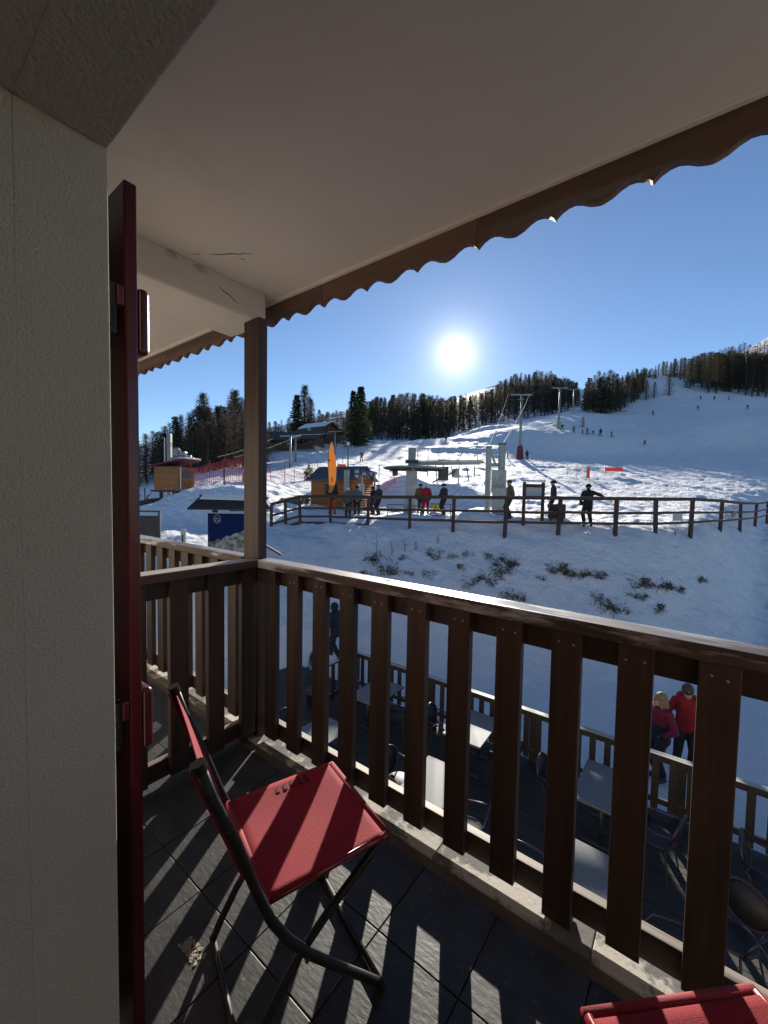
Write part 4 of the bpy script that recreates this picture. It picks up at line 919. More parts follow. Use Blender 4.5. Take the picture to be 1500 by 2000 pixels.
put('winch', MB().lathe([(.22, 0), (.27, .08), (.24, .5), (.12, .62)], 14, (.5, 0, zz+.5)), 'grey_steel', lm)
put('winch', MB().box(.75, 1.15, -.2, .2, zz+.55, zz+.85), 'grey_steel', lm, bevel=.04)
put('wheel', MB().tube([(1.25 + .42*math.cos(2*math.pi*k/20), .42*math.sin(2*math.pi*k/20), zz+.42) for k in range(20)], .04, 6, closed=True), 'dark_steel', lm)
for k in range(3): put('stay', MB().tube([(.1, 0, h-.6-.1*k), (1.2+.1*k, 0, zz+.6)], .018, 5), 'dark_steel', lm)

# ------------------------------------------------------------------ nets, mats, banners, poles
def net(name, pts, hs, lab, m_='net_red', cell=.16, r=.011, poles=True):
    """pts: hill-frame ground points; hs: heights of the net at each"""
    o0 = stand(*pts[0]); t = thing(name, lab, 'net', o0)
    b_ = MB(); G_ = [stand(*q) - o0 for q in pts]
    for i in range(len(pts)-1):
        A, B = G_[i], G_[i+1]; n = max(2, int((B-A).length/cell)); mrow = max(2, int(max(hs)/cell))
        sag = lambda t_: .12*math.sin(math.pi*t_)
        for k in range(n+1):
            t_ = k/n; P = A.lerp(B, t_); hh = hs[i] + (hs[i+1]-hs[i])*t_ - sag(t_)*hs[i]*.6
            b_.bar(P + Vector((0, 0, .05)), P + Vector((0, 0, hh)), r, r)
        for k in range(mrow+1):
            v = .05 + .95*k/mrow
            for s_ in range(4):
                t0, t1_ = s_/4, (s_+1)/4
                z0 = (hs[i] + (hs[i+1]-hs[i])*t0 - sag(t0)*hs[i]*.6)*v; z1 = (hs[i] + (hs[i+1]-hs[i])*t1_ - sag(t1_)*hs[i]*.6)*v
                b_.bar(A.lerp(B, t0) + Vector((0, 0, z0)), A.lerp(B, t1_) + Vector((0, 0, z1)), r, r)
    put('mesh', b_.mesh('mesh', fix=False), m_, t)
    if poles:
        for g, h in zip(G_, hs): put('pole', MB().tube([g + Vector((0, 0, -.15)), g + Vector((rnd.uniform(-.05, .05), 0, h+.22))], .028, 6), 'pole_red', t)
    return t
net('safety_net', [(-13.6, 28.6), (-12.4, 28.9), (-11.6, 29.6), (-10.7, 30.2)], [1.5, 1.55, 1.7, 1.8], 'sagging red safety net right of the orange lift cabin', r=.02, cell=.13)
net('safety_net', [(-10.7, 30.6), (-9.9, 31.0), (-9.6, 29.0)], [1.9, 2.1, 1.5], 'short red safety net with tall leaning poles above the steps', r=.016)
net('safety_net', [(-10.08, 36, 6.106)[:2], (-8.396, 38, 6.333)[:2], (-5.578, 40, 6.595)[:2]], [1.0, 1.0, 1.0], 'low red net on the slope left of the log hut', r=.010)
net('safety_net', [(-0.587, 30, 5.057)[:2], (0.796, 33, 5.596)[:2], (2.215, 36, 6.099)[:2]], [.9, .9, .9], 'low red net on the slope right of the log hut', r=.010)
net('safety_net', [(25, 56, 9.095)[:2], (26.33, 56, 8.979)[:2], (26.96, 54, 8.606)[:2]], [1.4, 1.4, 1.3], 'pale slack net on the piste left of the orange banner', m_='net_white', r=.016)
p = (-9.95, 30.4)
mt_ = put('crash_mat', MB().box(-.6, .6, -.15, .15, 0, .75), 'banner_red', loc=stand(p[0], p[1], .02), rot=(R(-6), 0, HR + R(8)), bevel=.05, label='thick red crash mat standing behind the leaning net poles', cat='mat')
def pole(q, h, lab, m_='pole_red', r=.03, name='piste_pole'):
    o = put(name, MB().tube([(0, 0, -.2), (rnd.uniform(-.04, .04), 0, h)], r, 6), m_, loc=stand(q[0], q[1]), label=lab, cat='pole', group='poles on the slope')
    return o
pole((-10.06, 25.6, 5.661), 1.7, 'thin dark pole standing on the shaded mound left of the corner post', 'dark_steel', .045)
pole((-9.056, 37, 6.058), 2.6, 'red pole at the near end of the low left net')
pole((-6.912, 42, 6.852), 2.3, 'red pole left of the orange flag')
pole((-4.116, 46, 7.521), 2.2, 'red slope pole above the log hut roof', 'dark_steel', .03)
pole((-0.451, 33, 5.781), 1.9, 'dark red pole right of the log hut')
pole((-4.753, 46, 7.739), 2.0, 'thin dark pole beside the slope lamp', 'dark_steel')
p = (-3.624, 40, 6.83); sl_ = thing('slope_lamp', 'thin lamp post rising behind the log hut', 'lamp post', stand(p[0], p[1]), HR)
hh = (-3.664, 40, 9.82)[2] - sl_.location.z
put('mast', MB().tube([(0, 0, -.2), (0, 0, hh)], .05, 8), 'dark_steel', sl_); put('lamp_head', MB().lathe([(.1, 0), (.16, .1), (.14, .3), (.04, .36)], 12, (0, 0, hh)), 'sign_grey', sl_)
def banner(q, w_, h_, z_, lab, txt=None, leg=True, lean=0):
    t = thing('banner', lab, 'banner', stand(q[0], q[1]), HR + R(lean), 'orange slope banners')
    s_ = put('cloth', MB().box(-w_/2, w_/2, -.01, .01, z_, z_+h_), 'banner_red', t)
    if txt: put('lettering', text_mesh(txt, h_*.34), 'cloth_maroon', s_, loc=(0, -.014, z_+h_*.52), rot=(R(90), 0, 0))
    for sx in (-1, 1): put('pole', MB().tube([(sx*(w_/2+.02), 0, -.2), (sx*(w_/2+.02), 0, z_+h_+.08)], .025, 6), 'dark_steel', t)
    return t
banner((31.94, 57, 9.064), 2.4, .55, .55, 'wide orange banner on two legs across the piste')
banner((25.89, 52, 8.482), .32, 1.4, .25, 'narrow upright orange banner beside the pale net')
banner((61.98, 98, 18.11), .5, .9, .3, 'small far orange marker banner on the shaded piste')
banner((-4.548, 43, 7.363), .8, 1.2, .2, 'pink red slalom flag behind the roof of the log hut', lean=12)
p = (20.9, 40, 7.015); ar = thing('arch_barrier', 'thin bent white hoop gate standing in the ploughed snow', 'barrier', stand(p[0], p[1]), HR)
put('hoop', MB().tube([(-.5, 0, -.1), (-.5, 0, .9), (-.35, 0, 1.25), (.1, 0, 1.35), (.35, 0, 1.1), (.4, 0, -.1)], .022, 6), 'white_paint', ar)
p = (12.45, 17.4, 4.467); gb = put('grey_board', MB().box(-.19, .19, -.02, .02, -.15, .16), 'sign_grey', loc=W(p) + W((0, -.16, 0)), rot=(0, 0, HR), label='small square grey board hung on the lower fence rails', cat='board')
p = (19.91, 23.2, 4.453); bk_ = put('bucket', MB().lathe([(.11, -.18), (.17, .18), (.15, .18)], 14), 'grey_steel', loc=W(p), rot=(R(8), 0, 0), label='grey bucket hung on the fence rail where it curves away', cat='bucket')

# ------------------------------------------------------------------ left foreground: map shelter, black board, stake, steps, rocks
p = (-4.988, 13.2, 4.527)
ms = thing('map_shelter', 'roofed panel with blue mountain poster half hidden by the corner post', 'sign', stand(p[0], p[1], -.1), HR + R(4))
ms.scale = (.82,)*3; O = ms.location.copy(); hz_ = (p[2] - O.z)/.82
for sx in (-1, 1): put('post', MB().box(sx*.62-.09, sx*.62+.09, .02, .16, 0, hz_+.35), 'log_dark', ms, bevel=.01)
pn = put('panel', MB().box(-.86, .86, -.04, .0, hz_-1.62, hz_), 'poster_sky', ms)
put('frame', MB().box(-.88, .88, -.045, .005, hz_+.001, hz_+.03), 'white_paint', ms)
# printed mountain on the poster and its ring-shaped mark
rr = random.Random(9); poly = [(-.85, hz_-1.6)]
for k in range(15):
    x = -.85 + k*1.7/14; poly.append((x, hz_ - 1.12 + .62*((k/14)**1.3) + rr.uniform(-.05, .05)))
poly.append((.85, hz_-1.6))
b_ = MB()
for k in range(1, len(poly)-2):
    (x0, z0), (x1, z1) = poly[k], poly[k+1]
    b_.add([(x0, -.043, hz_-1.6), (x1, -.043, hz_-1.6), (x1, -.043, z1), (x0, -.043, z0)], [(0, 1, 2, 3)])
put('print', b_.mesh('print', fix=False), 'poster_rock', pn)
put('emblem', MB().tube([(-.50 + .125*math.cos(2*math.pi*k/24), -.043, hz_-.22 + .155*math.sin(2*math.pi*k/24)) for k in range(24)], .007, 5, closed=True), 'white_paint', pn)
put('emblem_script', MB().tube([(-.56, -.044, hz_-.32), (-.55, -.044, hz_-.15), (-.51, -.044, hz_-.17), (-.53, -.044, hz_-.22), (-.49, -.044, hz_-.17), (-.46, -.044, hz_-.2), (-.49, -.044, hz_-.27), (-.47, -.044, hz_-.33), (-.44, -.044, hz_-.26), (-.42, -.044, hz_-.29), (-.37, -.044, hz_-.22)], .006, 5), 'white_paint', pn)
for sy, ye in ((-1, -.62), (1, .7)):
    rf = put('roof', MB().hexa([(-1.15, .08, hz_+.66), (1.15, .08, hz_+.66), (1.42, ye, hz_+.16), (-1.42, ye, hz_+.16), (-1.15, .08, hz_+.71), (1.15, .08, hz_+.71), (1.42, ye, hz_+.21), (-1.42, ye, hz_+.21)]), 'roof_dark', ms)
    for k in range(30):
        x = -1.36 + k*2.72/29; put('rib', MB().bar((x*.82, .06*sy+.08, hz_+.715), (x, ye, hz_+.222), .03, .02), 'roof_dark', rf)
put('ridge_cap', MB().box(-1.2, 1.2, .0, .16, hz_+.69, hz_+.74), 'roof_dark', ms)
put('roof_snow', MB().hexa([(-1.06, -.02, hz_+.69), (1.1, -.02, hz_+.69), (1.13, -.26, hz_+.52), (-1.12, -.22, hz_+.55), (-1.06, -.02, hz_+.745), (1.1, -.02, hz_+.745), (1.12, -.25, hz_+.56), (-1.1, -.21, hz_+.59)]), 'snow', ms, bevel=.015)
put('eave_board', MB().box(-.9, .9, -.42, -.36, hz_+.15, hz_+.25), 'log_dark', ms)
p = (-7.322, 12.5, 4.569)
bb = thing('black_board', 'black framed board standing on the snow beside the red shutter', 'board', stand(p[0], p[1], -.05), HR + R(10))
h = p[2] - bb.location.z
put('panel', MB().box(-.42, .36, -.03, .02, h-1.1, h-.11), 'sign_black', bb)
for sx in (-.44, .38): put('post', MB().box(sx-.03, sx+.03, -.035, .035, 0, h), 'sign_black', bb)
put('top_bar', MB().box(-.48, .42, -.045, .045, h, h+.05), 'sign_black', bb)
p = (-6.916, 14, 3.92)
sk = thing('marker_stake', 'short white marker board in front of the sunlit snow', 'sign', stand(p[0], p[1], -.05), HR); h = p[2]-sk.location.z
put('board', MB().box(-.09, .09, -.02, .02, h-.75, h), 'white_paint', sk, bevel=.006); put('stake', MB().box(-.03, .03, -.015, .015, 0, h-.74), 'fence_wood', sk)
put('mark', MB().box(-.04, .01, -.024, -.0205, h-.5, h-.2), 'sign_black', sk); put('mark', MB().box(-.05, .05, -.024, -.0205, h-.62, h-.56), 'sign_black', sk)
p = (-7.653, 22.5, 5.356)
stp = thing('timber_steps', 'timber steps climbing the snow mound behind the corner post', 'steps', stand(p[0], p[1]-1.5), HR)
for k in range(7):
    g = ground(p[0], p[1]-1.4+.5*k) - stp.location.z
    put('tread', MB().box(-.7, .8, .1+.5*k-.12, .1+.5*k+.12, g-.06, g+.09), 'log_dark', stp, bevel=.01)
def rock(q, s, lab, seed, grp=None):
    r0 = random.Random(seed); bm = bmesh.new(); bmesh.ops.create_icosphere(bm, subdivisions=3, radius=1)
    for v in bm.verts:
        n_ = v.co.normalized(); f = 1 + .22*math.sin(3*n_.x+seed) * math.cos(2.5*n_.y+seed*2) + .12*math.sin(7*n_.z+5*n_.x) + r0.uniform(-.04, .04)
        v.co = Vector((n_.x*s[0], n_.y*s[1], n_.z*s[2]))*f
    me = bpy.data.meshes.new('rock'); bm.to_mesh(me); bm.free()
    return put('rock', me, 'rock', loc=stand(q[0], q[1], s[2]*.25), rot=(0, 0, r0.uniform(0, 3)), label=lab, cat='rock', group=grp)
rock((-5.967, 26, 5.09), (.75, .5, .3), 'long flat grey boulder on the mound left of the log hut', 2, 'boulders on the mound')
rock((-5.214, 27, 5.337), (.35, .35, .3), 'small boulder between the flat boulder and the log hut', 5, 'boulders on the mound')
for k, (px_, lab) in enumerate((((-15.05, 25, 4.304), 'dark log lying at the far left edge of the snow'), ((-14.71, 25.5, 4.52), 'dark log end poking out of the snow below the lift cabin'))):
    lg = thing('log', lab, 'log', stand(px_[0], px_[1], .1), HR, 'logs in the snow')
    put('trunk', MB().tube([W((-.8, 0, -.15)), W((0, .1, .1)), W((.7, -.1, .22))], [.16, .15, .12], 9), 'bark', lg, smooth=True)
    put('branch', MB().tube([W((-.2, 0, .05)), W((-.1, 0, .4)), W((.15, .1, .6))], [.06, .045, .02], 6), 'bark', lg)
p = (-15.17, 25.8, 4.505); wl = thing('way_light', 'small lamp on a thin post at the far left', 'lamp post', stand(p[0], p[1]), HR)
put('mast', MB().tube([(0, 0, -.2), (0, 0, 1.1)], .035, 6), 'dark_steel', wl); put('lamp_head', MB().lathe([(.05, 0), (.08, .03), (.08, .16), (.03, .2)], 10, (0, 0, 1.1)), 'sign_grey', wl)

# ------------------------------------------------------------------ chalets on the left hillside
def chalet(q, L2, W2, H, rz, lab, win=4, name='chalet', snow=True):
    t = thing(name, lab, 'building', W((q[0], q[1], ground(q[0], q[1])-.5)), HR + R(rz), 'dark timber chalets')
    put('wall', MB().box(-L2, L2, -W2, W2, 0, H), 'log_dark', t)
    put('base', MB().box(-L2-.04, L2+.04, -W2-.04, W2+.04, -.3, 1.2), 'pale_concrete', t)
    rh = W2*.55
    for sx in (-1, 1): put('gable', MB().prism([(-W2, H), (W2, H), (0, H+rh)], 'x', sx*L2-.1, sx*L2+.1), 'log_dark', t)
    for sy in (-1, 1):
        ov = 1.1; z1 = H - .55*ov
        rf = put('roof', MB().hexa([(-L2-ov, 0, H+rh), (L2+ov, 0, H+rh), (L2+ov, sy*(W2+ov), z1), (-L2-ov, sy*(W2+ov), z1), (-L2-ov, 0, H+rh+.2), (L2+ov, 0, H+rh+.2), (L2+ov, sy*(W2+ov), z1+.2), (-L2-ov, sy*(W2+ov), z1+.2)]), 'roof_dark', t)
        if snow: put('roof_snow', MB().hexa([(-L2-ov+.1, sy*.1, H+rh+.2), (L2+ov-.3, sy*.1, H+rh+.2), (L2+ov-.4, sy*(W2*.75), H+rh*.3+.2), (-L2-ov+.2, sy*(W2*.8), H+rh*.24+.2),
                                    (-L2-ov+.1, sy*.1, H+rh+.42), (L2+ov-.3, sy*.1, H+rh+.42), (L2+ov-.4, sy*(W2*.75), H+rh*.3+.38), (-L2-ov+.2, sy*(W2*.8), H+rh*.24+.38)]), 'snow', rf)
    for k in range(win):
        x = -L2 + (k+.5)*2*L2/win
        w_ = put('window', MB().box(x-.55, x+.55, -W2-.08, -W2-.01, H-1.9, H-.7), 'log_wood', t)
        put('pane', MB().box(x-.45, x+.45, -W2-.1, -W2-.082, H-1.8, H-.8), 'window_glass', w_)
    put('balcony', MB().box(-L2, L2, -W2-1.1, -W2-.11, H-2.3, H-2.1), 'log_dark', t); put('balcony_front', MB().box(-L2, L2, -W2-1.1, -W2-1.04, H-2.1, H-1.35), 'log_dark', t)
    wg = put('gable_window', MB().box(L2+.11, L2+.16, -.5, .5, H-.2, H+.6), 'log_wood', t); put('pane', MB().box(L2+.161, L2+.17, -.4, .4, H-.1, H+.5), 'window_glass', wg)
    put('chimney', MB().box(L2*.3-.3, L2*.3+.3, .6, 1.2, H, H+rh+.8), 'pale_concrete', t)
    return t
chalet((-15.63, 96, 15.79), 3.4, 3.0, 4.0, -35, 'dark timber chalet with snowy roof behind the drag lift cables', 3)
chalet((-17.02, 84, 13.16), 3.8, 2.6, 2.9, -12, 'long dark timber chalet low behind the T-shaped pylon', snow=False)
chalet((-21.13, 82, 12.9), 3.0, 2.4, 2.9, 8, 'dark timber chalet just right of the corner post', 3, snow=False)
chalet((-29.96, 78, 11.96), 4.0, 2.8, 3.6, 5, 'chalet with snowy roof glimpsed through the trees left of the post', 3)

# ------------------------------------------------------------------ trees
def tree_meshes(seed, kind, H=10.0, dense=1.0):
    r0 = random.Random(seed); tk = MB(); cr = MB()
    lean = Vector((r0.uniform(-.02, .02), r0.uniform(-.02, .02), 0))
    pts = [Vector((lean.x*z + .05*math.sin(z+seed), lean.y*z, z)) for z in np.linspace(-.4, H, 9)]
    rb = .17 if kind != 'pine' else .2
    tk.tube(pts, [rb*(1.25 if i == 0 else 1)*(1 - .93*i/8) + .008 for i in range(9)], 7)
    def at(z): 
        t_ = max(0, min(7.999, (z+.4)/(H+.4)*8)); i = int(t_); return pts[i].lerp(pts[i+1], t_-i)
    z0 = {'spruce': .05, 'larch': .07, 'pine': .16}[kind]*H
    Rm = {'spruce': 2.0, 'larch': 2.05, 'pine': 2.1}[kind]
    n = int({'spruce': 150, 'larch': 150, 'pine': 120}[kind]*dense)
    for k in range(n):
        t_ = ((k + r0.random())/n)**.92; z = z0 + (H*.985-z0)*t_
        env = (1-t_)**.8 if kind != 'pine' else (min(1, .5 + 1.4*t_)*(1 - t_**2.2)**.6)
        ln = Rm*env*r0.uniform(.55, 1.12) + .12; a_ = k*2.399 + r0.uniform(-.5, .5)
        droop = {'spruce': -.28, 'larch': .05, 'pine': .18}[kind] + r0.uniform(-.15, .15)
        d = Vector((math.cos(a_), math.sin(a_), droop)).normalized(); base = at(z); side = Vector((-d.y, d.x, 0)).normalized()
        tip = base + d*ln + Vector((0, 0, .10*ln if kind != 'larch' else .22*ln)); mid = base.lerp(tip, .5) + Vector((0, 0, -.05*ln))
        w = .022 + .012*ln
        up_ = Vector((0, 0, w))
        cr.add([base - side*w, base + side*w, mid + side*w*.6, mid - side*w*.6, base + up_, mid + up_*.6, tip], [(0, 1, 2, 3), (0, 4, 5, 3), (1, 4, 5, 2), (3, 2, 6), (3, 5, 6), (2, 5, 6)])
        nt_ = int({'spruce': 12, 'larch': 10, 'pine': 11}[kind]*(.4 + .6*ln/Rm)*dense) + 3
        for q in range(nt_):
            s_ = r0.uniform(.12, 1.02); c = (base.lerp(mid, s_*2) if s_ < .5 else mid.lerp(tip, (s_-.5)*2))
            if kind == 'larch':     # bare twigs: long thin slivers
                dd = (d*r0.uniform(.1, .9) + side*r0.uniform(-1, 1) + Vector((0, 0, r0.uniform(-.7, .45)))).normalized(); l2 = r0.uniform(.22, .6); u2 = dd.cross(Vector((0, 0, 1))).normalized()*r0.uniform(.02, .045)
                cr.add([c - u2, c + u2, c + dd*l2], [(0, 1, 2)])
                dd2 = (dd + Vector((r0.uniform(-.8, .8), r0.uniform(-.8, .8), r0.uniform(-.6, .6)))).normalized(); u3 = dd2.cross(Vector((.3, .2, 1))).normalized()*.03
                m_ = c + dd*l2*.5; cr.add([m_ - u3, m_ + u3, m_ + dd2*l2*.6], [(0, 1, 2)])
            else:
                dd = (d*r0.uniform(.2, 1) + side*r0.uniform(-.9, .9) + Vector((0, 0, r0.uniform(-.5, .35 if kind == 'spruce' else .7)))).normalized()
                l2 = r0.uniform(.25, .5); u2 = dd.cross(Vector((r0.uniform(-1, 1), r0.uniform(-1, 1), 1))).normalized()*l2*r0.uniform(.16, .30)
                cr.add([c, c + dd*l2*.45 + u2, c + dd*l2, c + dd*l2*.45 - u2], [(0, 1, 2, 3)])
    return tk.mesh('trunk', smooth=True), cr.mesh('crown', fix=False)
PROTO = {}
for kind, seeds in (('spruce', (1, 2, 3)), ('larch', (4, 5, 6)), ('pine', (7, 8))):
    PROTO[kind] = [tree_meshes(s, kind) for s in seeds]
LOW = {k: tree_meshes(s, k, dense=.6) for k, s in (('spruce', 31), ('larch', 32), ('pine', 33))}
BIG = {'spruce': tree_meshes(21, 'spruce', dense=1.7), 'larch': tree_meshes(22, 'larch', dense=1.7), 'pine': tree_meshes(23, 'pine', dense=1.6)}
CM = {'spruce': 'needle_spruce', 'larch': 'twig_larch', 'pine': 'needle_pine'}
tn = 0
def tree(a, d, H, kind, label, group=None, wide=1.0, big=False):
    global tn; tn += 1
    tk, cr = BIG[kind] if big else PROTO[kind][tn % len(PROTO[kind])]
    t = thing(kind + '_tree', label, 'tree', stand(a, d, -.25), rnd.uniform(0, 6.28), group)
    s = H/10; t.scale = (s*wide, s*wide, s)
    put('trunk', tk, 'bark', t); put('crown', cr, CM[kind], t)
    return t
# notable single trees
for q, H, kind, lab, wd_ in (
    ((-5.98, 97, 16.55)[:2], 14.2, 'spruce', 'tall spruce standing alone left of the piste, with the twin top', 1.25), ((-7.587, 99, 16.76)[:2], 13.6, 'spruce', 'slightly shorter trunk twin at the left of the lone tall spruce', 1.05),
    ((-20.57, 104, 16.6)[:2], 15.2, 'larch', 'tallest bare larch above the dark chalets', 1.25), ((-22.21, 102, 16.34)[:2], 12.6, 'spruce', 'dense tree left of the tallest larch above the chalets', 1.2), ((-18.21, 101, 16.3)[:2], 11.8, 'larch', 'bushy tree right of the tallest larch above the chalets', 1.2),
    ((-30.83, 70, 9.729)[:2], 12.2, 'larch', 'tall bare larch halfway between the shutter and the corner post', 1.35), ((-26.66, 72, 10.39)[:2], 12.4, 'larch', 'tall bare larch just left of the corner post', 1.4), ((-28.78, 71, 10.01)[:2], 10.0, 'larch', 'lower larch between the two tall ones left of the post', 1.3)):
    tree(q[0], q[1], H, kind, lab, None, wd_, True)
